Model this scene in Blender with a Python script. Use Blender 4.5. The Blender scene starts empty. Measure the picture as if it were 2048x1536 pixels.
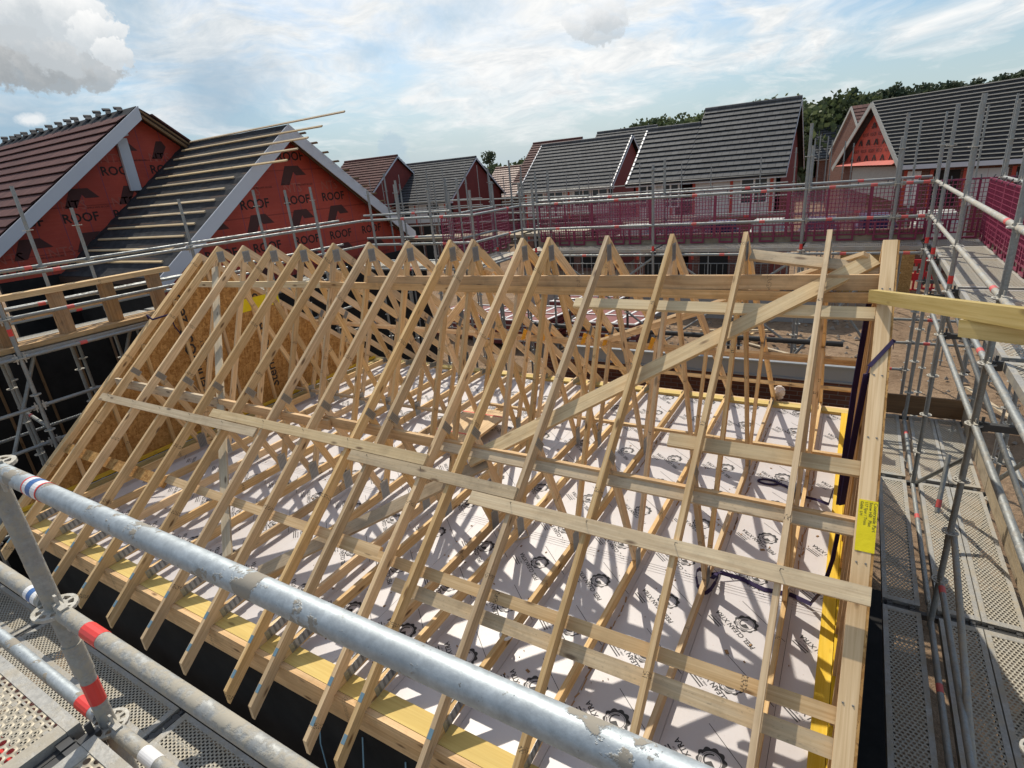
import bpy, bmesh, math, random
from mathutils import Vector, Matrix
from math import radians as R, sin, cos, pi, sqrt, atan2
random.seed(7)
sc = bpy.context.scene
col = sc.collection
# ---------------------------------------------------------------- camera, world, sun, exposure
cam_d = bpy.data.cameras.new("camera"); cam = bpy.data.objects.new("camera", cam_d); col.objects.link(cam)
cam.location = (7.99443, -5.02118, 0.59916); cam.rotation_euler = (1.21416531, 0.0863928, 0.52887)
cam_d.sensor_width = 36; cam_d.lens = 1124.134 / 2048 * 36; cam_d.clip_start = 0.05; cam_d.clip_end = 2000
sc.camera = cam
SUN_EL, SUN_AZ = R(51), R(-37)          # azimuth from +Y, negative towards -X
w = bpy.data.worlds.new("World"); sc.world = w; w.use_nodes = True
sd = Vector((sin(SUN_AZ) * cos(SUN_EL), cos(SUN_AZ) * cos(SUN_EL), sin(SUN_EL)))
sun_d = bpy.data.lights.new("sun", 'SUN'); sun = bpy.data.objects.new("sun", sun_d); col.objects.link(sun)
sun_d.energy = 4.1; sun_d.angle = R(0.5); sun_d.color = (1, .92, .79)
sun.rotation_euler = sd.to_track_quat('Z', 'Y').to_euler(); sun.location = sd * 30
sc.view_settings.view_transform = 'Standard'; sc.view_settings.look = 'None'
sc.view_settings.exposure = 0.0; sc.view_settings.gamma = 1


class NT:
    def __init__(s, nt): s.nt = nt
    def n(s, t, **kw):
        nd = s.nt.nodes.new('ShaderNode' + t)
        for k, v in kw.items():
            if k in nd.inputs.keys(): s.put(nd.inputs[k], v)
            else: setattr(nd, k, v)
        return nd
    def put(s, inp, v):
        if isinstance(v, bpy.types.NodeSocket): s.nt.links.new(v, inp)
        else: inp.default_value = v
    def m(s, op, a, b=0.0, c=0.0, clamp=False):
        nd = s.nt.nodes.new('ShaderNodeMath'); nd.operation = op; nd.use_clamp = clamp
        for i, v in enumerate((a, b, c)): s.put(nd.inputs[i], v)
        return nd.outputs[0]
    def v(s, op, a, b=(0, 0, 0)):
        nd = s.nt.nodes.new('ShaderNodeVectorMath'); nd.operation = op
        s.put(nd.inputs[0], a); s.put(nd.inputs[1], b)
        return nd.outputs['Value'] if op in ('DOT_PRODUCT', 'LENGTH', 'DISTANCE') else nd.outputs[0]
    def mix(s, f, a, b, mode='MIX'):
        nd = s.nt.nodes.new('ShaderNodeMix'); nd.data_type = 'RGBA'; nd.blend_type = mode; nd.clamp_factor = True
        s.put(nd.inputs[0], f); s.put(nd.inputs[6], c4(a)); s.put(nd.inputs[7], c4(b))
        return nd.outputs[2]
    def step(s, x, lo, hi):
        nd = s.nt.nodes.new('ShaderNodeMapRange'); nd.clamp = True
        s.put(nd.inputs[0], x); s.put(nd.inputs[1], lo); s.put(nd.inputs[2], hi)
        return nd.outputs[0]
    def noise(s, vec, scale, detail=4, rough=.55, dist=0):
        nd = s.n('TexNoise', Scale=scale, Detail=detail, Roughness=rough, Distortion=dist); s.put(nd.inputs['Vector'], vec)
        return nd.outputs[0]
    def xyz(s, x, y, z=0.0):
        nd = s.n('CombineXYZ'); s.put(nd.inputs[0], x); s.put(nd.inputs[1], y); s.put(nd.inputs[2], z)
        return nd.outputs[0]
    def sep(s, vec):
        nd = s.n('SeparateXYZ'); s.put(nd.inputs[0], vec)
        return nd.outputs


def c4(c):
    return c if isinstance(c, bpy.types.NodeSocket) or len(c) == 4 else (*c, 1)


# ---- sky: Nishita air plus a layer of broken cloud
nt = w.node_tree; nt.nodes.clear(); g = NT(nt)
out = g.n('OutputWorld'); bg = g.n('Background')
sky = g.n('TexSky'); sky.sky_type = 'NISHITA'; sky.sun_disc = False; sky.sun_elevation = SUN_EL; sky.sun_rotation = SUN_AZ
sky.dust_density = 1.5; sky.air_density = 1.1
d = g.v('NORMALIZE', g.n('TexCoord').outputs['Generated'])
X, Y, Z = g.sep(d)
zz = g.m('ADD', g.m('MAXIMUM', Z, 0.0), .16)
p = g.xyz(g.m('DIVIDE', X, zz), g.m('DIVIDE', Y, zz), 0.0)
wrp = g.noise(g.v('ADD', p, (5, 2, 1)), 1.1, 3, .5)
pw = g.v('ADD', p, g.xyz(g.m('MULTIPLY', wrp, .9), g.m('MULTIPLY', wrp, -.6), 0.0))
n1 = g.noise(g.v('ADD', pw, (3.1, 7.7, 0)), 1.7, 10, .60, .1)
n2 = g.noise(g.v('ADD', pw, (9.4, 1.2, 3)), 4.6, 9, .64, .2)
n3 = g.noise(g.v('ADD', pw, (1.4, 6.2, 5)), 11.0, 8, .62, .15)
streak = g.noise(g.v('MULTIPLY', g.v('ADD', pw, (1, 4, 8)), (1.3, .6, 1)), 2.2, 9, .60, .15)
band = g.m('MULTIPLY', g.step(Z, .02, .13), .13)
right = g.m('MULTIPLY', g.step(X, -.35, .25), -.07)
cov = g.step(g.m('ADD', g.m('ADD', g.m('ADD', g.m('MULTIPLY', n1, .5), g.m('MULTIPLY', streak, .5)), band), right), .525, .69)
cov = g.m('MULTIPLY', cov, g.step(Z, .01, .09))
cov = g.m('MULTIPLY', cov, g.m('SUBTRACT', 1.0, g.m('MULTIPLY', g.step(Z, .28, .5), .35)))
skyc = g.v('MULTIPLY', sky.outputs[0], (.080, .100, .114))
hz = g.mix(g.step(X, -.95, .3), (.42, .53, .63), (.58, .69, .72))
skyc = g.mix(g.m('MULTIPLY', g.step(Z, .20, .02), .85), skyc, hz)
shade = g.m('ADD', g.m('MULTIPLY', n2, .55), g.m('MULTIPLY', n3, .45))
cl = g.mix(g.step(shade, .34, .60), (.68, .73, .765), (1.0, 1.0, .985))
base = g.mix(cov, skyc, cl)


def puff(base, dirv, rad, colr, soft=.5, amt=1.0, sq=1.0, wob=.55, fr=1.3):
    v = g.v('SUBTRACT', d, dirv); v = g.v('MULTIPLY', v, (1, 1, sq))
    r = g.m('DIVIDE', g.v('LENGTH', v), rad)
    nn = g.noise(d, fr / rad, 5, .62)
    r = g.m('ADD', r, g.m('MULTIPLY', g.m('SUBTRACT', nn, .5), wob * 2))
    return g.mix(g.m('MULTIPLY', g.step(r, 1.0, 1.0 - soft), amt), base, colr)


tone = g.noise(d, 16, 9, .66)


def heap(base, dirv, rad, amt=1.0, sq=1.3, lo=(.33, .38, .43), hi=(.95, .95, .94), k=1.0):
    """cumulus: dark flat base, bright ragged top"""
    v = g.v('SUBTRACT', d, dirv); h = g.m('ADD', g.m('DIVIDE', g.sep(v)[2], rad), g.m('MULTIPLY', g.m('SUBTRACT', tone, .5), 2.2))
    colr = g.mix(g.step(h, -.45, .70 * k), lo, hi)
    return puff(base, dirv, rad, colr, .14, amt, sq, .75, 2.0)


base = puff(base, (-.80, .57, .15), .12, (.33, .47, .60), .9, .7)
base = puff(base, (-.93, .36, .11), .12, (.34, .49, .62), .9, .8, 1.3)
base = puff(base, (-.845, .49, .235), .07, (.36, .53, .68), .8, .7)
base = puff(base, (-.50, .84, .155), .17, g.mix(g.step(shade, .38, .56), (.70, .74, .77), (.98, .98, .97)), .9, .55, 1.6, .9)
base = puff(base, (-.47, .84, .27), .40, (1.0, 1.0, .99), 1.0, .40, 1.2, .25)
for dv, rr, lo, hi in (((-.906, .38, .184), .052, .40, .70), ((-.894, .411, .179), .046, .42, .72), ((-.877, .445, .180), .040, .46, .76), ((-.935, .33, .19), .06, .40, .70), ((-.885, .417, .208), .055, .58, .92),
                       ((-.894, .383, .234), .050, .62, 1.0), ((-.878, .414, .239), .046, .66, 1.0), ((-.868, .440, .228), .042, .68, 1.0), ((-.862, .458, .212), .034, .70, 1.0), ((-.862, .468, .193), .024, .70, 1.0)):
    base = heap(base, dv, rr, .9, 1.3, (lo * .93, lo, lo * 1.05), (hi, hi, hi * .99))
for dv, rr, lo, hi in (((-.358, .914, .190), .034, .58, .85), ((-.385, .900, .203), .034, .66, 1.0), ((-.350, .913, .208), .036, .62, 1.0)):
    base = heap(base, dv, rr, .6, 1.6, (lo * .94, lo, lo * 1.04), (hi, hi, hi))
base = puff(base, (-.17, .95, .245), .07, (.52, .58, .64), .6, .8, 2.6, .9)
base = puff(base, (-.56, .80, .225), .085, (.42, .60, .76), .9, .65, 2.2, 1.0)
base = puff(base, (-.66, .73, .19), .06, (.42, .60, .76), .9, .55, 2.0, 1.0)
base = puff(base, (-.655, .753, .056), .034, (.44, .58, .69), .4, .5, 1.5, 1.2)
base = puff(base, (-.624, .771, .123), .026, (.95, .95, .94), .7, .8, 3.4, .8)
base = puff(base, (-.919, .375, .118), .022, (.93, .94, .94), .7, .8, 2.6, .8)
g.put(bg.inputs[0], base); bg.inputs[1].default_value = 1.0
nt.links.new(bg.outputs[0], out.inputs[0])


# ---------------------------------------------------------------- materials
def mat(name, rough=.7, metal=0.0, spec=.5):
    m = bpy.data.materials.new(name); m.use_nodes = True
    b = m.node_tree.nodes['Principled BSDF']
    b.inputs['Roughness'].default_value = rough; b.inputs['Metallic'].default_value = metal
    b.inputs['Specular IOR Level'].default_value = spec
    return m, NT(m.node_tree), b


def bump(g, b, h, strength=.3, dist=.01):
    nd = g.n('Bump', Strength=strength, Distance=dist); g.put(nd.inputs['Height'], h)
    g.put(b.inputs['Normal'], nd.outputs[0])


def uvrand(g, k=37.0):
    r = g.n('ObjectInfo').outputs['Random']
    uv = g.n('UVMap').outputs[0]
    return g.v('ADD', uv, g.xyz(g.m('MULTIPLY', r, k), g.m('MULTIPLY', r, k * .37), 0.0)), r, uv


def wood(name, dark, light, knot=(.10, .045, .02), grey=0.0, knots=1.0, stamp=0.0, rough=.72, dirt=.0):
    m, g, b = mat(name, rough, 0, .25)
    uv, r, uv0 = uvrand(g)
    u, v, _ = g.sep(uv)
    gr = g.noise(g.xyz(g.m('MULTIPLY', u, 1.3), g.m('MULTIPLY', v, 55.0), 0.0), 1.0, 5, .6, .6)
    big = g.noise(g.xyz(g.m('MULTIPLY', u, .9), g.m('MULTIPLY', v, 6.0), 4.0), 1.0, 3, .5)
    c = g.mix(g.step(gr, .32, .68), dark, light)
    c = g.mix(g.m('MULTIPLY', g.step(big, .45, .7), .45), c, [x * .72 for x in dark])
    vo = g.n('TexVoronoi', Scale=1.0, Randomness=1.0); g.put(vo.inputs['Vector'], g.xyz(g.m('MULTIPLY', u, 3.4), g.m('MULTIPLY', v, 11.0), 0.0))
    kn = g.step(vo.outputs['Distance'], .20, .09)
    vc = g.sep(vo.outputs['Color'])[0]
    kn = g.m('MULTIPLY', kn, g.m('MULTIPLY', g.step(vc, .45, .5), knots))
    c = g.mix(g.m('MULTIPLY', kn, .8), c, knot)
    if grey:
        gn = g.noise(g.xyz(g.m('MULTIPLY', u, 2.2), g.m('MULTIPLY', v, 30.0), 9.0), 1.0, 5, .65)
        c = g.mix(g.m('MULTIPLY', g.step(gn, .3, .65), grey), c, (.27, .25, .215))
        sp = g.noise(g.v('MULTIPLY', uv, (30, 60, 1)), 1.0, 3, .6)
        c = g.mix(g.m('MULTIPLY', g.step(sp, .60, .68), grey * .8), c, (.07, .06, .05))
    if dirt:
        dn = g.noise(uv, 5.0, 5, .65)
        c = g.mix(g.m('MULTIPLY', g.step(dn, .5, .68), dirt), c, (.16, .12, .08))
    if stamp:
        fu = g.m('FRACT', g.m('MULTIPLY', u, .61)); fv = g.m('FRACT', g.m('MULTIPLY', uv0 and v, 21.0))
        s1 = g.m('MULTIPLY', g.m('GREATER_THAN', fu, .965), g.m('LESS_THAN', fu, .987))
        tn = g.noise(g.v('MULTIPLY', uv, (110, 90, 1)), 1.0, 1, .5)
        s1 = g.m('MULTIPLY', s1, g.step(tn, .52, .56))
        c = g.mix(g.m('MULTIPLY', s1, stamp), c, (.035, .03, .03))
    hue = g.n('HueSaturation', Color=c); g.put(hue.inputs['Value'], g.m('ADD', g.m('MULTIPLY', r, .36), .80))
    g.put(hue.inputs['Saturation'], g.m('ADD', g.m('MULTIPLY', g.m('FRACT', g.m('MULTIPLY', r, 7.3)), .28), .92))
    g.put(b.inputs['Base Color'], hue.outputs[0])
    bump(g, b, gr, .25, .003)
    return m


M = {}
M['pine'] = wood('pine_timber', (.60, .405, .215), (.84, .635, .39), stamp=.75, dirt=.15)
M['clean'] = wood('clean_pine_plate', (.60, .415, .225), (.80, .61, .38), stamp=0, knots=.8)
M['pale'] = wood('pale_sawn_timber', (.62, .50, .32), (.78, .67, .48), grey=.15)
M['board'] = wood('used_pine_board', (.62, .455, .265), (.82, .66, .42), grey=.14, dirt=.2)
M['grey'] = wood('weathered_board', (.55, .42, .27), (.74, .60, .41), grey=.35, dirt=.3)
M['binder'] = wood('binder_timber', (.53, .335, .17), (.76, .54, .315), stamp=.5, dirt=.35)
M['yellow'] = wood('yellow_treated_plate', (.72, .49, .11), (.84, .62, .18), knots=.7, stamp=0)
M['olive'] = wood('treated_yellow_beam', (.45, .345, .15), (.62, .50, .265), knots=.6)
M['batten'] = wood('roof_batten', (.55, .41, .25), (.74, .60, .41), knots=.5)
M['toe'] = wood('scaffold_toe_board', (.36, .28, .18), (.50, .41, .28), grey=.55, dirt=.5)
M['brownpost'] = wood('ply_web_timber', (.30, .17, .075), (.50, .31, .15), dirt=.5)
M['lath'] = wood('dark_lath', (.16, .10, .06), (.26, .17, .10))


def osb_mat():
    m, g, b = mat('osb', .75, 0, .2)
    uv, r, _ = uvrand(g)
    wv = g.noise(uv, 9.0, 2)
    vo = g.n('TexVoronoi', Scale=1.0); g.put(vo.inputs['Vector'], g.v('ADD', g.v('MULTIPLY', uv, (17, 34, 1)), g.xyz(g.m('MULTIPLY', wv, 5), g.m('MULTIPLY', wv, -3), 0)))
    vo2 = g.n('TexVoronoi', Scale=1.0); g.put(vo2.inputs['Vector'], g.v('MULTIPLY', uv, (40, 22, 1)))
    a = g.sep(vo.outputs['Color'])[0]; a2 = g.sep(vo2.outputs['Color'])[1]
    f = g.m('ADD', g.m('MULTIPLY', a, .6), g.m('MULTIPLY', a2, .4))
    c = g.mix(f, (.27, .125, .035), (.60, .355, .13))
    c = g.mix(g.step(g.noise(g.v('MULTIPLY', uv, (60, 90, 1)), 1.0, 2), .6, .68), c, (.20, .10, .04))
    g.put(b.inputs['Base Color'], c); bump(g, b, f, .3, .002)
    return m


M['osb'] = osb_mat()


def plain(name, colr, rough=.6, metal=0.0, var=.12, scale=6.0, bmp=0.0, spec=.4):
    m, g, b = mat(name, rough, metal, spec)
    tc = g.n('TexCoord').outputs['Object']
    nn = g.noise(tc, scale, 6, .6)
    c = g.mix(nn, [x * (1 - var * 1.6) for x in colr], [min(1, x * (1 + var * 1.6)) for x in colr])
    g.put(b.inputs['Base Color'], c)
    g.put(b.inputs['Roughness'], g.m('ADD', g.m('MULTIPLY', nn, .2), rough - .1))
    if bmp: bump(g, b, nn, bmp, .01)
    return m


def galv(name, base, mud, mudcol, rough=.42, metal=.55, mscale=9.0, mlo=.62, mhi=.68):
    m, g, b = mat(name, rough, metal, .5)
    uv, r, _ = uvrand(g)
    tc = g.n('TexCoord').outputs['Object']
    sp = g.noise(g.v('ADD', tc, g.xyz(r, r, r)), 55.0, 4, .7)
    lg = g.noise(g.v('ADD', tc, g.xyz(r, r, r)), 6.0, 5, .6)
    c = g.mix(g.step(sp, .3, .7), [x * .78 for x in base], [x * 1.18 for x in base])
    c = g.mix(g.m('MULTIPLY', g.step(lg, .45, .7), .5), c, [x * .7 for x in base])
    mk = g.m('MULTIPLY', g.step(g.noise(g.v('ADD', tc, g.xyz(g.m('MULTIPLY', r, 9), 0, 0)), mscale, 6, .65), mlo, mhi), mud)
    fl = g.m('MULTIPLY', g.step(g.noise(tc, 70.0, 3, .6), .68, .72), mud * .8)
    c = g.mix(fl, g.mix(mk, c, mudcol), [x * .55 for x in mudcol])
    g.put(b.inputs['Base Color'], c)
    g.put(b.inputs['Metallic'], g.m('MULTIPLY', g.m('SUBTRACT', 1.0, mk), metal))
    g.put(b.inputs['Roughness'], g.m('ADD', g.m('ADD', g.m('ADD', rough - .12, g.m('MULTIPLY', sp, .14)), g.m('MULTIPLY', lg, .18)), g.m('MULTIPLY', mk, .4), clamp=True))
    bump(g, b, g.m('ADD', g.m('MULTIPLY', sp, .35), mk), .45, .004)
    return m


M['galv'] = galv('galvanised_tube', (.30, .315, .31), .6, (.33, .30, .25), .48, .45, 14.0, .5, .62)
M['rail'] = galv('clean_galvanised_rail', (.42, .46, .48), .95, (.30, .265, .21), .50, .5, 11.0, .57, .60)
M['mudrail'] = galv('mud_spattered_tube', (.36, .365, .35), .9, (.40, .36, .285), .55, .4, 22.0, .42, .56)
M['rosette'] = galv('rosette_steel', (.50, .48, .43), .6, (.42, .38, .30), .55, .35, 20.0, .45, .6)
M['darksteel'] = plain('dark_shaded_steel', (.085, .085, .085), .5, .4)  # darker copy of galvanised steel, shade put into the colour
M['plate'] = plain('nail_plate_steel', (.34, .35, .35), .42, .75, .2, 60, .4)
M['redtape'] = plain('red_tape', (.74, .06, .05), .4, 0, .08)
M['pinktape'] = plain('faded_red_tape', (.60, .11, .10), .5, 0, .12)
M['teeth'] = plain('nail_plate_teeth', (.20, .205, .205), .5, .7)
M['deadbatten'] = plain('weathered_far_batten', (.25, .24, .215), .8)
M['foam'] = plain('pale_foam', (.70, .62, .56), .9, 0, .15, 20, .5)
M['blacktape'] = plain('black_print', (.02, .02, .02), .6)
M['white'] = plain('white_label', (.78, .77, .76), .4, 0, .04)
M['bluetape'] = plain('blue_label_print', (.05, .14, .36), .4)
M['upvc'] = plain('white_fascia_board', (.62, .63, .66), .45, 0, .04, 2)
M['slate'] = None
M['print'] = plain('floor_print_ink', (.03, .028, .03), .6)
M['textblack'] = plain('membrane_print', (.035, .018, .015), .7)
M['textpale'] = plain('membrane_pale_print', (.44, .12, .085), .7)
M['logo'] = plain('membrane_logo_print', (.085, .03, .025), .7)
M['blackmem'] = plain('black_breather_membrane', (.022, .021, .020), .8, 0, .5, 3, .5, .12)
M['roofmem'] = plain('roof_underlay', (.040, .041, .044), .85, 0, .6, 5, .9, .12)
M['soffit'] = plain('dark_soffit_timber', (.055, .032, .022), .8, 0, .4, 8)
M['strap'] = plain('purple_sling', (.022, .011, .060), .75, 0, .2, 20)
M['blue'] = plain('blue_marker', (.16, .27, .34), .85)
M['tagyellow'] = plain('yellow_label', (.80, .66, .01), .45, 0, .08, 14, .3)
M['orange'] = plain('orange_clip', (.75, .36, .02), .5)
M['glass'] = plain('window_glass', (.05, .065, .075), .12, 0, .2, 3)
M['concrete'] = plain('concrete_block', (.42, .41, .38), .9, 0, .15, 7, .3)
M['purple'] = plain('purple_plastic_mesh', (.24, .034, .078), .45, 0, .15, 4)
M['redplastic'] = plain('red_plastic', (.45, .02, .03), .4)
M['steelbeam'] = plain('grey_coated_beam', (.26, .28, .30), .5, .1, .08, 2)
M['pipe'] = plain('black_pipe', (.015, .016, .018), .5)
M['maroon'] = plain('maroon_panel_face', (.20, .055, .05), .7)
M['bark'] = plain('bark', (.10, .075, .05), .9)
M['rubble'] = plain('rubble_stone', (.27, .225, .18), .95, 0, .3, 3)
M['darkred'] = plain('dull_red_membrane', (.20, .042, .034), .75, 0, .2, 3)
M['whiteplastic'] = plain('white_plastic', (.75, .75, .73), .5)
M['darkinside'] = plain('painted_dark_inside', (.02, .018, .016), .9)  # near-black colour standing in for unlit insides


def film_mat():
    m, g, b = mat('white_peel_film', .42, 0, .45)
    tc = g.n('TexCoord').outputs['Object']
    nn = g.noise(tc, 3.0, 6, .6)
    c = g.mix(nn, (.53, .50, .505), (.62, .595, .60))
    sp = g.step(g.noise(tc, 42.0, 3, .6), .69, .73)
    c = g.mix(g.m('MULTIPLY', sp, .55), c, (.30, .17, .09))
    dz = g.step(g.noise(tc, 1.3, 7, .68), .50, .72)
    c = g.mix(g.m('MULTIPLY', dz, .30), c, (.47, .40, .35))
    ft = g.step(g.noise(g.v('MULTIPLY', tc, (9, 5, 1)), 1.0, 5, .7), .60, .66)
    c = g.mix(g.m('MULTIPLY', ft, .22), c, (.42, .36, .31))
    sc2 = g.step(g.noise(g.v('MULTIPLY', tc, (4, 60, 1)), 1.0, 4, .6), .66, .70)
    c = g.mix(g.m('MULTIPLY', sc2, .25), c, (.5, .47, .46))
    g.put(b.inputs['Base Color'], c); bump(g, b, nn, .12, .01)
    return m


M['film'] = film_mat()


def red_mem():
    m, g, b = mat('red_roof_membrane', .55, 0, .3)
    uv = g.n('UVMap').outputs[0]
    nn = g.noise(uv, 2.2, 6, .6); cr = g.noise(g.v('MULTIPLY', uv, (2, 26, 1)), 1.0, 4, .6)
    c = g.mix(nn, (.44, .060, .036), (.57, .092, .055))
    c = g.mix(g.m('MULTIPLY', g.step(cr, .45, .7), .35), c, (.58, .115, .075))
    u, v, _ = g.sep(uv)
    fu = g.m('ABSOLUTE', g.m('SUBTRACT', g.m('FRACT', g.m('MULTIPLY', u, 1.667)), .5))
    ln = g.m('MULTIPLY', g.m('LESS_THAN', fu, .013), .75)
    lap = g.m('ABSOLUTE', g.m('SUBTRACT', g.m('FRACT', g.m('ADD', g.m('MULTIPLY', v, .952), .2)), .5))
    c = g.mix(g.m('MULTIPLY', g.m('LESS_THAN', lap, .012), .55), c, (.14, .02, .015))
    big = g.noise(uv, .8, 4, .6)
    c = g.mix(g.m('MULTIPLY', g.step(big, .42, .66), .35), c, (.26, .035, .025))
    c = g.mix(ln, c, (.12, .06, .12))
    g.put(b.inputs['Base Color'], c); bump(g, b, g.m('ADD', g.m('MULTIPLY', nn, 2.0), cr), .35, .02)
    return m


M['redmem'] = red_mem()


def tile_mat(name, a, bcol, tw=.30, course=.32, gloss=.5):
    m, g, b = mat(name, gloss, 0, .18)
    uv = g.n('UVMap').outputs[0]; u, v, _ = g.sep(uv)
    row = g.m('FLOOR', g.m('DIVIDE', v, course))
    uu = g.m('ADD', g.m('DIVIDE', u, tw), g.m('MULTIPLY', g.m('MODULO', row, 2.0), .5))
    cell = g.n('TexWhiteNoise', noise_dimensions='2D'); g.put(cell.inputs['Vector'], g.xyz(g.m('FLOOR', uu), row, 0))
    f = cell.outputs['Value']
    c = g.mix(f, a, bcol)
    c = g.mix(g.m('MULTIPLY', g.noise(uv, 30.0, 4, .6), .35), c, [x * .6 for x in a])
    e = g.m('LESS_THAN', g.m('FRACT', uu), .045)
    c = g.mix(e, c, [x * .35 for x in a])
    g.put(b.inputs['Base Color'], c)
    bump(g, b, g.m('MULTIPLY', e, -1.0), .6, .01)
    return m


M['tile'] = tile_mat('grey_roof_tile', (.082, .083, .085), (.120, .121, .123), gloss=.75)
M['redtile'] = tile_mat('brown_red_roof_tile', (.105, .046, .040), (.15, .066, .057), gloss=.75)
M['palered'] = tile_mat('pale_red_roof_tile', (.24, .13, .10), (.31, .18, .145))


def brick_mat(name, a, bb, mortar, sx=.225, sy=.075):
    m, g, b = mat(name, .85, 0, .2)
    uv = g.n('UVMap').outputs[0]
    br = g.n('TexBrick', Scale=1.0, Color1=c4(a), Color2=c4(bb), Mortar=c4(mortar)); g.put(br.inputs['Vector'], uv)
    br.inputs['Brick Width'].default_value = sx; br.inputs['Row Height'].default_value = sy; br.inputs['Mortar Size'].default_value = .006
    c = g.mix(g.m('MULTIPLY', g.noise(uv, 9.0, 5), .4), br.outputs[0], [x * .6 for x in a])
    g.put(b.inputs['Base Color'], c)
    return m


M['brick'] = brick_mat('red_brick', (.15, .06, .042), (.21, .09, .062), (.24, .21, .19))
M['block'] = brick_mat('grey_blockwork', (.36, .35, .33), (.42, .41, .385), (.29, .28, .27), .45, .225)
M['whiteboard'] = brick_mat('white_insulation_board', (.62, .62, .61), (.68, .68, .67), (.35, .10, .09), 1.2, .9)


def perf_mat(name, base, px, py, rad, mud=.6, ramp=0):
    """punched steel plank: staggered round holes let light through"""
    m, g, b = mat(name, .55, .25, .4)
    uv, r, uv0 = uvrand(g, 13.0)
    u, v, _ = g.sep(uv0)
    a = g.m('DIVIDE', u, px); bb = g.m('DIVIDE', v, py)
    row = g.m('FLOOR', bb)
    fa = g.m('SUBTRACT', g.m('FRACT', g.m('ADD', a, g.m('MULTIPLY', g.m('MODULO', row, 2.0), .5))), .5)
    fb = g.m('SUBTRACT', g.m('FRACT', bb), .5)
    dd = g.m('SQRT', g.m('ADD', g.m('POWER', g.m('MULTIPLY', fa, px), 2.0), g.m('POWER', g.m('MULTIPLY', fb, py), 2.0)))
    hole = g.m('LESS_THAN', dd, rad)
    mk = g.step(g.noise(uv, 4.0, 6, .65), .42, .62)
    fine = g.noise(uv, 60.0, 4, .65)
    c = g.mix(fine, [x * .75 for x in base], [x * 1.2 for x in base])
    c = g.mix(g.m('MULTIPLY', mk, mud), c, (.40, .345, .25))
    ring = g.m('MULTIPLY', g.m('LESS_THAN', dd, rad * 1.35), .35)
    c = g.mix(ring, c, [x * .5 for x in base])
    g.put(b.inputs['Base Color'], c)
    bump(g, b, g.step(dd, rad * 1.7, rad), .5, .006)
    tr = g.n('BsdfTransparent'); mx = g.n('MixShader')
    g.put(mx.inputs[0], hole); m.node_tree.links.new(b.outputs[0], mx.inputs[1]); m.node_tree.links.new(tr.outputs[0], mx.inputs[2])
    o = [n for n in m.node_tree.nodes if n.type == 'OUTPUT_MATERIAL'][0]
    m.node_tree.links.new(mx.outputs[0], o.inputs[0])
    return m


M['deck'] = perf_mat('perforated_steel_plank', (.40, .375, .315), .034, .030, .0094, .65)
M['neardeck'] = perf_mat('dirty_perforated_plank', (.47, .42, .33), .034, .031, .0112, .9)
M['decksteel'] = galv('plank_side_steel', (.40, .39, .36), .6, (.40, .345, .25), .5, .3, 8.0, .45, .6)


def earth_mat():
    m, g, b = mat('bare_earth', .95, 0, .1)
    tc = g.n('TexCoord').outputs['Object']
    n1 = g.noise(tc, .35, 8, .65); n2 = g.noise(tc, 5.0, 8, .7)
    c = g.mix(g.step(n1, .3, .7), (.20, .13, .08), (.37, .26, .17))
    c = g.mix(g.m('MULTIPLY', g.step(n2, .48, .66), .75), c, (.13, .085, .052))
    c = g.mix(g.step(g.noise(tc, 14.0, 4, .7), .66, .72), c, (.48, .40, .32))
    g.put(b.inputs['Base Color'], c); bump(g, b, g.m('ADD', n2, g.m('MULTIPLY', n1, 2.0)), .9, .12)
    return m


M['earth'] = earth_mat()


def leaf_mat(name, a, bb):
    m, g, b = mat(name, .6, 0, .2)
    r = g.n('ObjectInfo').outputs['Random']
    gi = g.n('NewGeometry').outputs['Random Per Island']
    c = g.mix(gi, a, bb)
    h = g.n('HueSaturation', Color=c); g.put(h.inputs['Value'], g.m('ADD', g.m('MULTIPLY', r, .5), .72))
    g.put(b.inputs['Base Color'], h.outputs[0])
    tl = g.n('BsdfTranslucent'); g.put(tl.inputs[0], h.outputs[0]); mx = g.n('MixShader'); mx.inputs[0].default_value = .3
    m.node_tree.links.new(b.outputs[0], mx.inputs[1]); m.node_tree.links.new(tl.outputs[0], mx.inputs[2])
    o = [n for n in m.node_tree.nodes if n.type == 'OUTPUT_MATERIAL'][0]; m.node_tree.links.new(mx.outputs[0], o.inputs[0])
    return m


M['leaf'] = leaf_mat('broad_leaves', (.06, .085, .038), (.16, .19, .085))
m_, g_, b_ = mat('clear_purple_film', .25, 0, .5)
b_.inputs['Base Color'].default_value = (.46, .26, .36, 1); b_.inputs['Alpha'].default_value = .22
M['purplefilm'] = m_
M['needle'] = leaf_mat('pine_needles', (.042, .064, .040), (.105, .13, .074))


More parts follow.
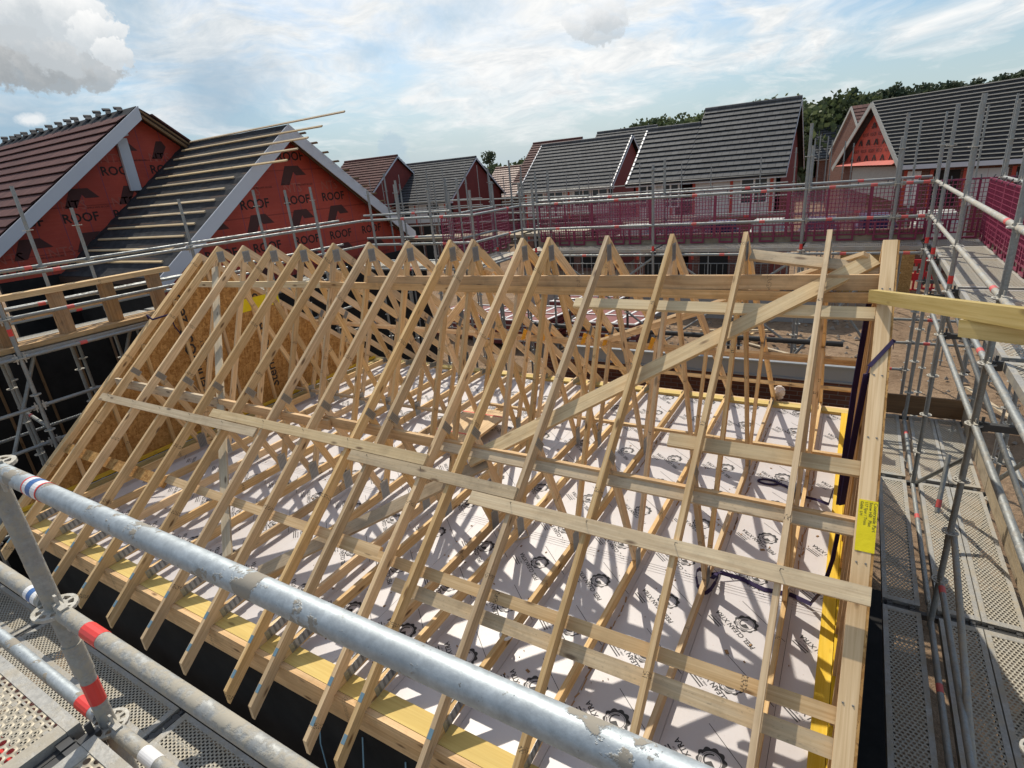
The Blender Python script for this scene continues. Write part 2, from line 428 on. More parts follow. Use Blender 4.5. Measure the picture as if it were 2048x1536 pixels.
# ---------------------------------------------------------------- mesh builder
class MB:
    def __init__(s): s.bold = 0; s.v = []; s.f = []; s.uv = []; s.mi = []; s.cur = 0
    def face(s, pts, uvs):
        i = len(s.v); s.v += [tuple(p) for p in pts]; s.f.append(tuple(range(i, i + len(pts)))); s.uv += uvs; s.mi.append(s.cur)
    def hexa(s, P, L, W, H):
        """P: 8 corners, bottom ring 0-3 then top ring 4-7; L,W,H sizes for the uv; 0->1 runs along L"""
        o = random.random() * 9; q = random.random() * 9
        for idx, a, b in (((0, 3, 2, 1), 'w', 'l'), ((4, 5, 6, 7), 'l', 'w'), ((0, 1, 5, 4), 'l', 'h'), ((2, 3, 7, 6), 'l', 'h'), ((1, 2, 6, 5), 'w', 'h'), ((3, 0, 4, 7), 'w', 'h')):
            dd = {'l': L, 'w': W, 'h': H}
            A, B = dd[a], dd[b]
            uv = [(o, q), (o + A, q), (o + A, q + B), (o, q + B)]
            if a == 'w' and b == 'l': uv = [(o, q), (o, q + W), (o + L, q + W), (o + L, q)]
            q += B + .13
            s.face([P[k] for k in idx], uv)
    def bar(s, p0, p1, w, h, up=(0, 0, 1)):
        p0 = Vector(p0); p1 = Vector(p1); d = (p1 - p0); L = d.length; d.normalize()
        sd_ = d.cross(Vector(up)); sd_.normalize(); u = sd_.cross(d)
        a = sd_ * (w / 2); b = u * (h / 2)
        P = [p0 - a - b, p1 - a - b, p1 + a - b, p0 + a - b, p0 - a + b, p1 - a + b, p1 + a + b, p0 + a + b]
        P = [P[0], P[1], P[2], P[3], P[4], P[5], P[6], P[7]]
        # keep outward winding
        s.hexa([P[3], P[2], P[1], P[0], P[7], P[6], P[5], P[4]], L, w, h)
    def box(s, x0, x1, y0, y1, z0, z1, along='x'):
        if along == 'x': s.bar((x0, (y0 + y1) / 2, (z0 + z1) / 2), (x1, (y0 + y1) / 2, (z0 + z1) / 2), y1 - y0, z1 - z0)
        elif along == 'y': s.bar(((x0 + x1) / 2, y0, (z0 + z1) / 2), ((x0 + x1) / 2, y1, (z0 + z1) / 2), x1 - x0, z1 - z0)
        else: s.bar(((x0 + x1) / 2, (y0 + y1) / 2, z0), ((x0 + x1) / 2, (y0 + y1) / 2, z1), y1 - y0, x1 - x0, (1, 0, 0))
    def prism(s, poly, x0, x1, dr=(1, 0)):
        """poly in (y,z) anticlockwise seen from +x, extruded along x"""
        dr = Vector(dr).normalized(); o = random.random() * 9; q = random.random() * 9
        A = sum(poly[i][0] * poly[(i + 1) % len(poly)][1] - poly[(i + 1) % len(poly)][0] * poly[i][1] for i in range(len(poly)))
        if A < 0: poly = poly[::-1]
        U = [(o + p[0] * dr[0] + p[1] * dr[1], q - p[0] * dr[1] + p[1] * dr[0]) for p in poly]
        s.face([(x1, p[0], p[1]) for p in poly], U)
        s.face([(x0, p[0], p[1]) for p in poly[::-1]], [(u, v + .7) for u, v in U[::-1]])
        n = len(poly)
        for i in range(n):
            a, b = poly[i], poly[(i + 1) % n]; ua, ub = U[i][0], U[(i + 1) % n][0]
            if abs(ua - ub) < 1e-4: ub = ua + .1
            s.face([(x0, a[0], a[1]), (x0, b[0], b[1]), (x1, b[0], b[1]), (x1, a[0], a[1])], [(ua, q + 1.3), (ub, q + 1.3), (ub, q + 1.3 + x1 - x0), (ua, q + 1.3 + x1 - x0)])
    def tube(s, p0, p1, r, n=12, caps=True, r1=None):
        p0 = Vector(p0); p1 = Vector(p1); d = p1 - p0; L = d.length; d.normalize(); r1 = r if r1 is None else r1
        a = d.orthogonal().normalized(); b = d.cross(a)
        ring = [(a * cos(2 * pi * i / n) + b * sin(2 * pi * i / n)) for i in range(n)]
        for i in range(n):
            j = (i + 1) % n
            s.face([p0 + ring[i] * r, p0 + ring[j] * r, p1 + ring[j] * r1, p1 + ring[i] * r1], [(0, i * r), (0, (i + 1) * r), (L, (i + 1) * r), (L, i * r)])
        if caps:
            s.face([p0 + q * r for q in ring[::-1]], [(0, 0)] * n); s.face([p1 + q * r1 for q in ring], [(0, 0)] * n)
    def path(s, pts, r, n=8):
        for a, b in zip(pts, pts[1:]): s.tube(a, b, r, n, True)
    def ribbon(s, pts, w, t=.004, side=(1, 0, 0)):
        for a, b in zip(pts, pts[1:]):
            dv = (Vector(b) - Vector(a)).normalized(); sv = Vector(side)
            if abs(dv.dot(sv.normalized())) > .95: sv = Vector((0, 1, 0))
            up = sv.cross(dv)
            s.bar(Vector(a) - dv * .003, Vector(b) + dv * .003, w, t, up)
    def disc(s, c, r0, r1, z0, z1, n=16):
        x, y = c[0], c[1]
        for i in range(n):
            a, b = 2 * pi * i / n, 2 * pi * (i + 1) / n
            q = lambda r, t, z: (x + r * cos(t), y + r * sin(t), z)
            s.face([q(r0, a, z1), q(r1, a, z1), q(r1, b, z1), q(r0, b, z1)], [(0, 0), (.1, 0), (.1, .1), (0, .1)])
            s.face([q(r0, b, z0), q(r1, b, z0), q(r1, a, z0), q(r0, a, z0)], [(0, 0), (.1, 0), (.1, .1), (0, .1)])
            s.face([q(r1, a, z0), q(r1, b, z0), q(r1, b, z1), q(r1, a, z1)], [(0, 0), (.1, 0), (.1, .1), (0, .1)])
            s.face([q(r0, b, z0), q(r0, a, z0), q(r0, a, z1), q(r0, b, z1)], [(0, 0), (.1, 0), (.1, .1), (0, .1)])
    def mesh(s, name, mats, org=(0, 0, 0), smooth=False):
        me = bpy.data.meshes.new(name)
        ox, oy, oz = org
        me.from_pydata([(x - ox, y - oy, z - oz) for x, y, z in s.v], [], s.f)
        lay = me.uv_layers.new(name='UVMap'); flat = [c for uv in s.uv for c in uv]; lay.data.foreach_set('uv', flat)
        for m_ in (mats if isinstance(mats, (list, tuple)) else [mats]): me.materials.append(m_)
        me.polygons.foreach_set('material_index', s.mi)
        if smooth == 'weld':
            bm = bmesh.new(); bm.from_mesh(me); bmesh.ops.remove_doubles(bm, verts=bm.verts, dist=.0003); bm.to_mesh(me); bm.free()
            me.polygons.foreach_set('use_smooth', [True] * len(me.polygons)); me.set_sharp_from_angle(angle=.7)
        elif smooth: me.polygons.foreach_set('use_smooth', [True] * len(s.f))
        me.update()
        return me


ORG = {}


def thing(name, label, cat, loc=(0, 0, 0), group=None):
    o = bpy.data.objects.new(name, None); col.objects.link(o); o.location = loc; o.empty_display_size = .1
    o['label'] = label; o['category'] = cat
    if group: o['group'] = group
    ORG[o.name] = Vector(loc)
    return o


def part(name, mb, mats, parent, label=None, smooth=False, kind=None):
    org = ORG[parent.name]
    o = bpy.data.objects.new(name, mb.mesh(name, mats, org, smooth)); col.objects.link(o); o.parent = parent
    ORG[o.name] = org
    if label: o['label'] = label
    if kind: o['kind'] = kind
    return o


def single(name, mb, mats, label, cat, loc=(0, 0, 0), group=None, smooth=False):
    o = bpy.data.objects.new(name, mb.mesh(name, mats, loc, smooth)); col.objects.link(o); o.location = loc
    o['label'] = label; o['category'] = cat
    if group: o['group'] = group
    ORG[o.name] = Vector(loc)
    return o


def struct(name, mb, mats, smooth=False):
    o = bpy.data.objects.new(name, mb.mesh(name, mats, (0, 0, 0), smooth)); col.objects.link(o); o['kind'] = 'structure'
    ORG[o.name] = Vector((0, 0, 0))
    return o


def copy_tree(src, loc, label=None, group=None, rot=None, parent=None):
    o = src.copy(); col.objects.link(o)
    if parent is None:
        o.location = loc
        if rot is not None: o.rotation_euler = rot
        if label: o['label'] = label
        if group: o['group'] = group
        ORG[o.name] = Vector(loc)
    else: o.parent = parent
    for ch in list(src.children): copy_tree(ch, None, parent=o)
    return o


ORD = ['first', 'second', 'third', 'fourth', 'fifth', 'sixth', 'seventh', 'eighth', 'ninth', 'tenth', 'eleventh', 'twelfth', 'thirteenth', 'fourteenth', 'fifteenth', 'sixteenth', 'seventeenth', 'eighteenth', 'nineteenth', 'twentieth']


def text_faces(mb, txt, size, origin, ux, uy, off=0.0, align='LEFT', xs=1.0, bold=0.0):
    """flat letters laid on a surface; ux, uy are world axes of the writing"""
    cu = bpy.data.curves.new('t', 'FONT'); cu.body = txt; cu.size = size; cu.align_x = align; cu.resolution_u = 2; cu.offset = bold * size
    ob = bpy.data.objects.new('t', cu); col.objects.link(ob)
    bpy.context.view_layer.update()
    me = ob.to_mesh()
    O = Vector(origin); ux = Vector(ux); uy = Vector(uy); n = ux.cross(uy)
    for p in me.polygons:
        pts = [O + ux * (me.vertices[k].co.x * xs) + uy * me.vertices[k].co.y + n * off for k in p.vertices]
        mb.face(pts, [(0, 0)] * len(pts))
    ob.to_mesh_clear(); bpy.data.objects.remove(ob); bpy.data.curves.remove(cu)


def flat_poly(mb, pts2, origin, ux, uy, off=0.0):
    O = Vector(origin); ux = Vector(ux); uy = Vector(uy); n = ux.cross(uy)
    mb.face([O + ux * a + uy * b + n * off for a, b in pts2], [(0, 0)] * len(pts2))
# ================================================================ setting: ground
G = -5.7


def gz(x, y):
    h = G
    dd = max(0.0, (y - 30) * .9 + max(0, x) * .25 - 2)
    h += min(7.5, dd * .085)
    h += .05 * sin(x * 1.7 + y * .6) * sin(y * 1.3 - x * .4)
    if x > 9.8 and y < 34: h += .10 * sin(x * 2.6 + sin(y * .9) * 2) * sin(y * 2.1)
    return h


mb = MB()
xs = [-400, -200, -110] + [-80 + 4 * i for i in range(20)] + [0 + .8 * i for i in range(36)] + [32, 40, 55, 80, 140, 250, 400]
ys = [-60, -30] + [-12 + .8 * i for i in range(58)] + [36 + 4 * i for i in range(16)] + [110, 150, 220, 320, 500]
mb.v = [(x, y, gz(x, y)) for y in ys for x in xs]
nx = len(xs)
for j in range(len(ys) - 1):
    for i in range(nx - 1):
        mb.f.append((j * nx + i, j * nx + i + 1, (j + 1) * nx + i + 1, (j + 1) * nx + i)); mb.uv += [(0, 0)] * 4; mb.mi.append(0)
struct('ground', mb, M['earth'], True)

# ================================================================ the roof being built
T = .822
DV = .1256
XT = [0, .6, 1.2, 1.8, 2.4, 3.0, 3.6, 4.2, 4.5, 5.1, 5.4, 6.0, 6.6, 7.2, 7.8]


def make_truss():
    t = thing('roof_truss', 'pine roof truss beside the strand board gable, first from the left', 'roof truss', (0, 0, 0), 'trusses of the new roof')
    for s in (-1, 1):
        mb = MB(); mb.prism([(0, 0), (s * 3.52, -3.52 * T), (s * 3.52, -3.52 * T - DV), (0, -DV)], 0, .035, (s, -T)); part('rafter', mb, M['pine'], t)
    mb = MB(); mb.prism([(-3.205, -2.76), (3.205, -2.76), (3.085, -2.663), (-3.085, -2.663)], .0004, .0346, (1, 0)); part('bottom_chord', mb, M['pine'], t)
    for s in (-1, 1):
        for a, b in (((.035, -.19), (1.0, -2.665)), ((1.05, -2.665), (1.58, -1.58 * T - DV - .002))):
            mb = MB(); mb.bar((.0175, s * a[0], a[1]), (.0175, s * b[0], b[1]), .033, .070, (0, 0, 1) if abs(b[0] - a[0]) > 9 else (0, s, .3)); part('web', mb, M['pine'], t)

    def plate(pts, w, h, ang):
        mb = MB()
        for x in (-.0012, .0362):
            c, s_ = cos(ang), sin(ang)
            d = Vector((0, c, s_)) * (w / 2); P = Vector((x, *pts))
            mb.bar(P - d, P + d, .0024, h, (0, -s_, c))
            mb.cur = 1
            for k in range(5):      # pressed tooth rows
                q = (k - 2) * w / 6
                e = Vector((0, c, s_)) * q; f = Vector((0, -s_, c)) * (h * .42)
                mb.bar(P + e - f, P + e + f, .0044, w / 15, (0, c, s_))
            mb.cur = 0
        part('nail_plate', mb, [M['plate'], M['teeth']], t)
    plate((0, -.155), .11, .15, 0)
    for s in (-1, 1):
        plate((s * 1.03, -2.655), .12, .21, 0)
        plate((s * 1.58, -1.58 * T - DV * .75), .07, .13, -s * .688)
        plate((s * 2.98, -2.700), .27, .085, -s * .12)
    return t


t0 = make_truss()
for a in (3.20, 3.40):
    mb = MB()
    mb.prism([(-a, -a * T + .0015), (-a - .045, -(a + .045) * T + .0015), (-a - .045, -(a + .045) * T - .002), (-a, -a * T - .002)], .004, .0355, (1, T))
    part('paint_mark', mb, M['blue'], t0)
for i, x in enumerate(XT):
    if i == 0: continue
    lab = f'pine roof truss, {ORD[i]} from the strand board gable at the left'
    if i == len(XT) - 1: lab = 'last pine roof truss before the right gable ladder, its apex standing highest'
    o = copy_tree(t0, (x, 0, 0), lab, 'trusses of the new roof')

# ---- left gable panel (strand board sheathed)
gp = thing('gable_panel', 'strand board gable panel with stencilled lettering closing the left end of the roof', 'gable panel', (-.5, 0, -2.76))
z0 = -.10
poly = lambda a, t_, b: [(0, z0), (a, z0 - abs(a) * T), (a, z0 - abs(a) * T - t_), (0, z0 - t_)]
for s in (-1, 1):
    mb = MB(); mb.prism([(0, z0), (s * 3.5, z0 - 3.5 * T), (s * 3.5, z0 - 3.5 * T - .11), (0, z0 - .11)], -.54, -.455, (s, -T)); part('edge_rafter', mb, M['pine'], gp)
mb = MB(); q = [(-3.2, -2.74), (3.2, -2.74), (3.2, z0 - .11 - 3.2 * T + .02), (0, z0 - .09), (-3.2, z0 - .11 - 3.2 * T + .02)]
mb.prism([(-3.15, -2.74), (3.15, -2.74), (0, z0 - .1)], -.470, -.459, (0, 1)); part('strand_board', mb, M['osb'], gp)
for k in range(-5, 6):
    y = k * .6 + .02
    zt = z0 - .11 - abs(y) * T
    if zt < -2.6: continue
    mb = MB(); mb.box(-.458, -.420, y - .022, y + .022, -2.70, zt, 'z'); part('stud', mb, M['pine'], gp)
mb = MB(); mb.box(-.458, -.415, -3.1, 3.1, -2.745, -2.70, 'y'); part('bottom_rail', mb, M['yellow'], gp)
mb = MB(); text_faces(mb, 'SterlingOSB zero', .235, (-.4585, -.47, -2.25), (0, 0, 1), (0, -1, 0), .0012, bold=.018); part('stencil_print', mb, M['print'], gp); mb = MB()
text_faces(mb, 'SMARTPLY', .085, (-.4585, -.33, -1.75), (0, 0, 1), (0, -1, 0), .0012); part('stencil_print', mb, M['print'], gp); mb = MB()
text_faces(mb, 'SterlingOSB zero', .235, (-.4585, .77, -2.5), (0, 0, 1), (0, -1, 0), .0012, bold=.018)
part('stencil_print', mb, M['print'], gp)
mb = MB(); mb.box(-.4585, -.452, .35, 1.15, -1.12, -.92, 'y'); part('yellow_sheet', mb, M['tagyellow'], gp)

# ---- right gable panel, seen edge-on
gr = thing('gable_panel', 'pale edge-on gable panel with wide flat top plates closing the right end', 'gable panel', (8.2, 0, -2.76))
z0 = -.085
for s in (-1, 1):
    mb = MB(); mb.prism([(0, z0), (s * 3.55, z0 - 3.55 * T), (s * 3.55, z0 - 3.55 * T - .055), (0, z0 - .055)], 8.168, 8.258, (s, -T)); part('top_plate', mb, M['clean'], gr)
mb = MB(); mb.prism([(-3.4, -2.9), (3.4, -2.9), (3.4, z0 - 3.4 * T), (0, z0 - .004), (-3.4, z0 - 3.4 * T)], 8.2585, 8.272, (0, 1)); part('strand_board', mb, M['osb'], gr)
for k in range(-8, 9):
    y = k * .4; zt = z0 - .056 - abs(y) * T
    if zt < -2.62: continue
    mb = MB(); mb.box(8.17, 8.257, y - .019, y + .019, -2.72, zt, 'z'); part('stud', mb, M['binder'], gr)
mb = MB(); mb.box(8.168, 8.257, -3.15, 3.15, -2.76, -2.72, 'y'); part('bottom_rail', mb, M['yellow'], gr)
mb = MB()
for y in (-.35, -1.25, -1.86, -2.43, -.9):
    for dx in (8.19, 8.235):
        zz_ = z0 - abs(y) * T
        mb.tube((dx, y, zz_ - .004), (dx, y + .002, zz_ + .003), .006, 8)
part('nail_head', mb, M['plate'], gr)

tg = MB(); c0 = Vector((8.224, -1.69, z0 - 1.69 * T)); dl = Vector((0, 1, T)).normalized(); nrm = Vector((0, -T, 1)).normalized()
tg.bar(c0 - dl * .155 + nrm * .002, c0 + dl * .155 + nrm * .002, .096, .002, nrm)
t_ = thing('handwritten_tag', 'bright yellow tag with black handwriting stapled to the right gable plate', 'tag', tuple(c0))
part('tag_sheet', tg, M['tagyellow'], t_)
mb = MB()
for k, (s_, tx) in enumerate(((.026, 'Countryside Part'), (.024, 'Snow Hill   Plot'), (.022, '117 Spar / Truss'), (.022, 'Gable  LH'))):
    text_faces(mb, tx, s_, c0 + dl * .145 + Vector((1, 0, 0)) * (.028 - k * .0225), -dl, (1, 0, 0), .0038, xs=.98)
part('handwriting', mb, M['print'], t_)

# ---- floor of film faced boards with printed logos
ybr = [(-3.03, -.935), (-.93, 1.465), (1.47, 3.2)]
K = 0


def print_mesh(mb, cx, cy):
    ux = Vector((-.75, .66, 0)).normalized(); uy = Vector((-ux.y, ux.x, 0)); O = Vector((cx, cy, -2.7998))
    z = .0008
    text_faces(mb, 'PEEL CLEAN XTRA', .056, O - ux * .215 + uy * .092, ux, uy, z, xs=.90, bold=.022)
    text_faces(mb, 'LABEL SIDE UP', .018, O + ux * .05 + uy * .150, ux, uy, z)
    for q in (0, .02):
        flat_poly(mb, [(.06, .175 + q), (.19, .175 + q), (.19, .184 + q), (.06, .184 + q)], O, ux, uy, z)
    # gear ring with cut-away centre
    def ring(r0, r1, a0, a1, n, scal=0.0):
        for i in range(n):
            a, b = a0 + (a1 - a0) * i / n, a0 + (a1 - a0) * (i + 1) / n
            ra = r1 + scal * abs(sin(a * 5)); rb = r1 + scal * abs(sin(b * 5))
            flat_poly(mb, [(r0 * cos(a), r0 * sin(a)), (ra * cos(a), ra * sin(a)), (rb * cos(b), rb * sin(b)), (r0 * cos(b), r0 * sin(b))], O, ux, uy, z)
    ring(.062, .077, R(-160), R(20), 40, .015)
    ring(.054, .057, 0, 2 * pi, 32)
    ring(.073, .076, R(20), R(200), 30, .014)
    ring(.0, .046, R(75), R(170), 14)
    ring(.038, .048, R(-60), R(75), 14)
    ring(.062, .068, R(40), R(80), 8); ring(.062, .068, R(100), R(150), 8)
    flat_poly(mb, [(-.25, -.142), (.21, -.142), (.21, -.1375), (-.25, -.1375)], O, ux, uy, z)


pm = [None, None, None]
for r_, (ya, yb) in enumerate(ybr):
    P0 = MB(); n_rows = [(-1.30, -1.905, -2.51), (-.72, -.115, .49, 1.095), (1.75, 2.355, 2.96)][r_]
    for yy in n_rows: print_mesh(P0, 0, yy)
    xoff = [0, .02, .0][r_]
    row = ['near eaves', 'ridge line', 'far eaves'][r_]
    src = None
    for c in range(15):
        xa = -.53 + .6 * c; xb = min(xa + .597, 8.165)
        cnm = f'white film faced floor board under the {row}, {ORD[c]} from the left gable'
        if c == 0:
            bd = thing('floor_board', cnm, 'floor board', (xa, (ya + yb) / 2, -2.822), 'printed floor boards')
            mb = MB(); mb.box(xa, xb, ya, yb, -2.822, -2.80, 'y'); part('board', mb, M['film'], bd)
            pr = MB()
            pr.v = [(x + xa + .31, y, z) for x, y, z in P0.v]; pr.f = P0.f; pr.uv = P0.uv; pr.mi = P0.mi
            part('printed_logo', pr, M['print'], bd); src = bd
        elif c < 14: copy_tree(src, (xa, (ya + yb) / 2, -2.822), cnm, 'printed floor boards')
        else:
            bd = thing('floor_board', cnm, 'floor board', (xa, (ya + yb) / 2, -2.822), 'printed floor boards')
            mb = MB(); mb.box(xa, xb, ya, yb, -2.822, -2.80, 'y'); part('board', mb, M['film'], bd)
            pr = MB()
            for f in P0.f:
                pts = [(P0.v[k][0] + xa + .31, P0.v[k][1], P0.v[k][2]) for k in f]
                if max(q[0] for q in pts) < 8.16: pr.face(pts, [(0, 0)] * len(pts))
            part('printed_logo', pr, M['print'], bd)
mb = MB()
for k, y in enumerate((-.99, -.955, -.925, -.895)): mb.box(-.45, 8.16, y - .010, y + .010, -2.7985, -2.7978 + k * .0002, 'x')
single('joint_tape', mb, M['film'], 'clear ribbed joint tape along the seam between floor boards', 'tape')

for k_, (x, y0_, y1_) in enumerate(((6.67, .1, 1.4), (7.27, -.2, 2.4), (6.07, .6, 2.2), (7.87, -.6, 1.9), (6.67, -2.6, -1.4))):
    mb = MB(); y = y0_
    while y < y1_:
        L_ = random.uniform(.02, .12); xx = x + random.uniform(-.012, .012); mb.bar((xx, y, -2.7975), (xx + random.uniform(-.015, .015), y + L_, -2.7975), random.uniform(.006, .016), .004); y += L_ + random.uniform(0, .06)
    single('glue_bead', mb, M['brownpost'], f'dried brown glue squeezed along a floor joint, {ORD[k_]} line', 'glue line')
# ---- plates and wall below
mb = MB(); mb.box(-.55, 8.26, -3.19, -3.035, -2.80, -2.7615, 'x'); single('wall_plate', mb, M['yellow'], 'yellow treated wall plate under the near rafter feet', 'wall plate')
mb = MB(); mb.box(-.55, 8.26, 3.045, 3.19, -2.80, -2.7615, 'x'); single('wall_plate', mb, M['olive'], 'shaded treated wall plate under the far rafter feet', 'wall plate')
mb = MB(); mb.box(8.075, 8.165, -3.03, 3.04, -2.7995, -2.76, 'y'); single('wall_plate', mb, M['yellow'], 'yellow wall plate running under the right gable panel', 'wall plate')
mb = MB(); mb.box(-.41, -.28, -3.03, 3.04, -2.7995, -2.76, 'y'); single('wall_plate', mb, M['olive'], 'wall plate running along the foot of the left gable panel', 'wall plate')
mb = MB(); mb.box(-.55, 8.26, -3.235, -3.192, -2.985, -2.765, 'x'); single('rim_beam', mb, M['binder'], 'long timber rim beam facing the near scaffold below the rafter tails', 'beam')
mb = MB(); mb.box(-.55, 8.26, 3.192, 3.235, -2.985, -2.765, 'x'); single('rim_beam', mb, M['binder'], 'long timber rim beam on the far side of the floor', 'beam')
mb = MB(); mb.box(8.215, 8.258, -3.19, 3.19, -3.0, -2.765, 'y'); single('rim_beam', mb, M['binder'], 'timber rim beam under the right gable panel', 'beam')
mb = MB(); mb.box(-1.2, 8.9, -4.4, -3.26, G + .12, G + .135, 'x'); mb.box(8.29, 8.95, -4.4, 3.2, G + .122, G + .137, 'y'); single('shade_sheet', mb, M['blackmem'], 'black sheet added to stand in for shade in the gap below the new walls', 'sheeting')  # black sheet added over the earth; the gap itself holds only deep shade
wl = thing('timber_frame_wall', 'black membrane covered walls under the new roof', 'wall', (4, 0, G))
mb = MB()
mb.box(-.5, 8.2, -3.23, -3.13, G, -2.99, 'x'); part('membrane', mb, M['blackmem'], wl)
mb = MB(); mb.box(-.5, 8.2, 3.13, 3.23, G, -2.99, 'x'); part('membrane', mb, M['blackmem'], wl)
mb = MB(); mb.box(-.5, -.4, -3.12, 3.12, G, -2.99, 'y'); part('membrane', mb, M['blackmem'], wl)
mb = MB(); mb.box(8.11, 8.25, -3.12, 3.12, G, -3.005, 'y'); part('membrane', mb, M['blackmem'], wl)
mb = MB(); mb.box(-.35, 8.05, -3.1, 3.1, -3.0, -2.83, 'x'); part('floor_deck', mb, M['darkinside'], wl)
for x in (4.9, 5.35, 5.75, 6.25, 6.7, 7.1):
    mb = MB(); mb.bar((x, -3.24, -3.05), (x + .01, -3.30, -3.30), .012, .004, (0, 1, 0)); mb.bar((x + .01, -3.30, -3.30), (x + .02, -3.31, -3.6), .012, .004, (0, 1, 0)); part('wall_tie', mb, M['blue'], wl)

# ---- boards, binders and braces
S_UP = (0, -T, 1)


def onslope(x0, x1, y, off, w, t, m_, name, label, cat, y1=None, s=-1):
    """board lying along x on the slope at |y| with its centre off above the rafter top plane"""
    y1 = y if y1 is None else y1
    n = Vector((0, s * T, 1)).normalized(); mb = MB()
    mb.bar(Vector((x0, s * abs(y), -abs(y) * T)) + n * off, Vector((x1, s * abs(y1), -abs(y1) * T)) + n * off, w, t, n)
    return single(name, mb, m_, label, cat)


onslope(-.17, 2.98, 1.975, .012, .097, .022, M['board'], 'bracing_board', 'sawn bracing board nailed across the leftmost rafters', 'board')
onslope(2.14, 5.13, 1.893, .013, .097, .022, M['board'], 'bracing_board', 'pale bracing board lapping above the leftmost one on the rafters', 'board')
onslope(4.31, 6.03, 1.972, .0125, .097, .022, M['grey'], 'bracing_board', 'short mouldy bracing board in the middle of the near slope', 'board')
onslope(5.665, 8.268, 2.052, .012, .100, .022, M['board'], 'bracing_board', 'long bracing board reaching the right gable plate', 'board')
mb = MB()
for x, y in ((.02, 1.97), (.62, 1.97), (1.22, 1.975), (1.82, 1.97), (2.42, 1.97), (3.02, 1.89), (3.62, 1.89), (4.22, 1.89), (4.52, 1.97), (5.12, 1.97), (6.02, 2.05), (6.62, 2.05), (7.22, 2.05), (7.82, 2.05)):
    z = -y * T + .03; mb.path([(x, -y, z - .01), (x + .004, -y - .01, z + .02), (x + .022, -y - .02, z + .028)], .0022, 6)
single('bent_nails', mb, M['darksteel'], 'bent nails left proud in the bracing boards', 'nails')
# binders under the near rafters
def xbar(x0, x1, y, zt, h, t, m_, name, label, cat, y1=None, zt1=None, up=(0, 0, 1)):
    y1 = y if y1 is None else y1; zt1 = zt if zt1 is None else zt1
    mb = MB(); mb.bar((x0, y, zt - h / 2), (x1, y1, zt1 - h / 2), t, h, up); return single(name, mb, m_, label, cat)


xbar(-.41, 1.90, -1.655, -1.505, .115, .038, M['grey'], 'longitudinal_binder', 'weathered binder under the leftmost near rafters', 'binder')
xbar(1.92, 3.72, -1.655, -1.505, .10, .038, M['binder'], 'longitudinal_binder', 'brown binder left of centre under the near rafters', 'binder')
xbar(3.45, 8.168, -1.615, -1.487, .10, .036, M['binder'], 'longitudinal_binder', 'long clean binder under the near rafters ending at the right gable', 'binder')
onslope(5.0, 8.168, 1.735, -.143, .100, .034, M['grey'], 'longitudinal_binder', 'weathered grey board under the right half of the near rafters', 'binder')
onslope(6.98, 8.168, 1.44, -.144, .10, .034, M['board'], 'longitudinal_binder', 'short board ending loose beside the right gable', 'binder')
onslope(-.43, 1.85, 2.53, -.145, .125, .035, M['osb'], 'strand_board_strip', 'broken strand board strip under the leftmost rafters', 'board')
onslope(1.85, 4.95, 2.50, -.141, .085, .035, M['pine'], 'longitudinal_binder', 'pale low binder left of centre near the eaves', 'binder')
onslope(4.45, 8.168, 2.525, -.1415, .085, .035, M['pine'], 'longitudinal_binder', 'long pale low binder near the eaves on the right', 'binder')
onslope(5.2, 8.168, 2.645, -.142, .10, .032, M['grey'], 'longitudinal_binder', 'lowest weathered board above the near wall plate', 'binder')
# far binders
onslope(3.3, 8.168, 1.80, -.156, .16, .035, M['binder'], 'longitudinal_binder', 'wide brown binder under the far rafters on the right', 'binder', s=1)
onslope(-.41, 3.25, 1.78, -.155, .12, .035, M['binder'], 'longitudinal_binder', 'brown binder under the far rafters on the left', 'binder', s=1)
onslope(4.8, 8.168, 2.55, -.1455, .05, .038, M['pine'], 'longitudinal_binder', 'thin batten under the far rafters near the eaves', 'binder', s=1)
mb = MB(); mb.box(3.4, 8.165, 1.49, 1.54, -2.661, -2.625, 'x'); single('longitudinal_binder', mb, M['pine'], 'thin batten laid on the ties on the far right half', 'binder')
mb = MB(); mb.box(-.41, 3.5, 1.00, 1.05, -2.661, -2.625, 'x'); single('longitudinal_binder', mb, M['pine'], 'thin batten laid on the ties at the far left', 'binder')
# ridge boards (nailed to the webs under the ridge)
xbar(-.46, 2.29, -.205, -.485, .08, .034, M['pale'], 'ridge_board', 'pale sawn board under the ridge at the left', 'ridge board', zt1=-.44)
xbar(2.30, 8.17, -.205, -.445, .075, .034, M['binder'], 'ridge_board', 'lower long brown board under the ridge', 'ridge board', zt1=-.437)
xbar(3.1, 8.17, -.185, -.372, .115, .034, M['binder'], 'ridge_board', 'upper long brown board under the ridge', 'ridge board', zt1=-.305)
onslope(7.26, 8.17, .07, -.178, .10, .03, M['grey'], 'ridge_board', 'short weathered board close to the ridge beside the right gable', 'ridge board', .19)
onslope(5.84, 8.168, .500, -.178, .10, .03, M['pale'], 'purlin_board', 'pale board under the near rafters level with the ridge boards at right', 'board')


def onplane(p0, p1, off, w, t, m_, name, label, cat, s=-1):
    n = Vector((0, s * T, 1)).normalized()
    a = Vector((p0[0], s * p0[1], -p0[1] * T)) + n * off; b = Vector((p1[0], s * p1[1], -p1[1] * T)) + n * off
    mb = MB(); mb.bar(a, b, w, t, n); return single(name, mb, m_, label, cat)


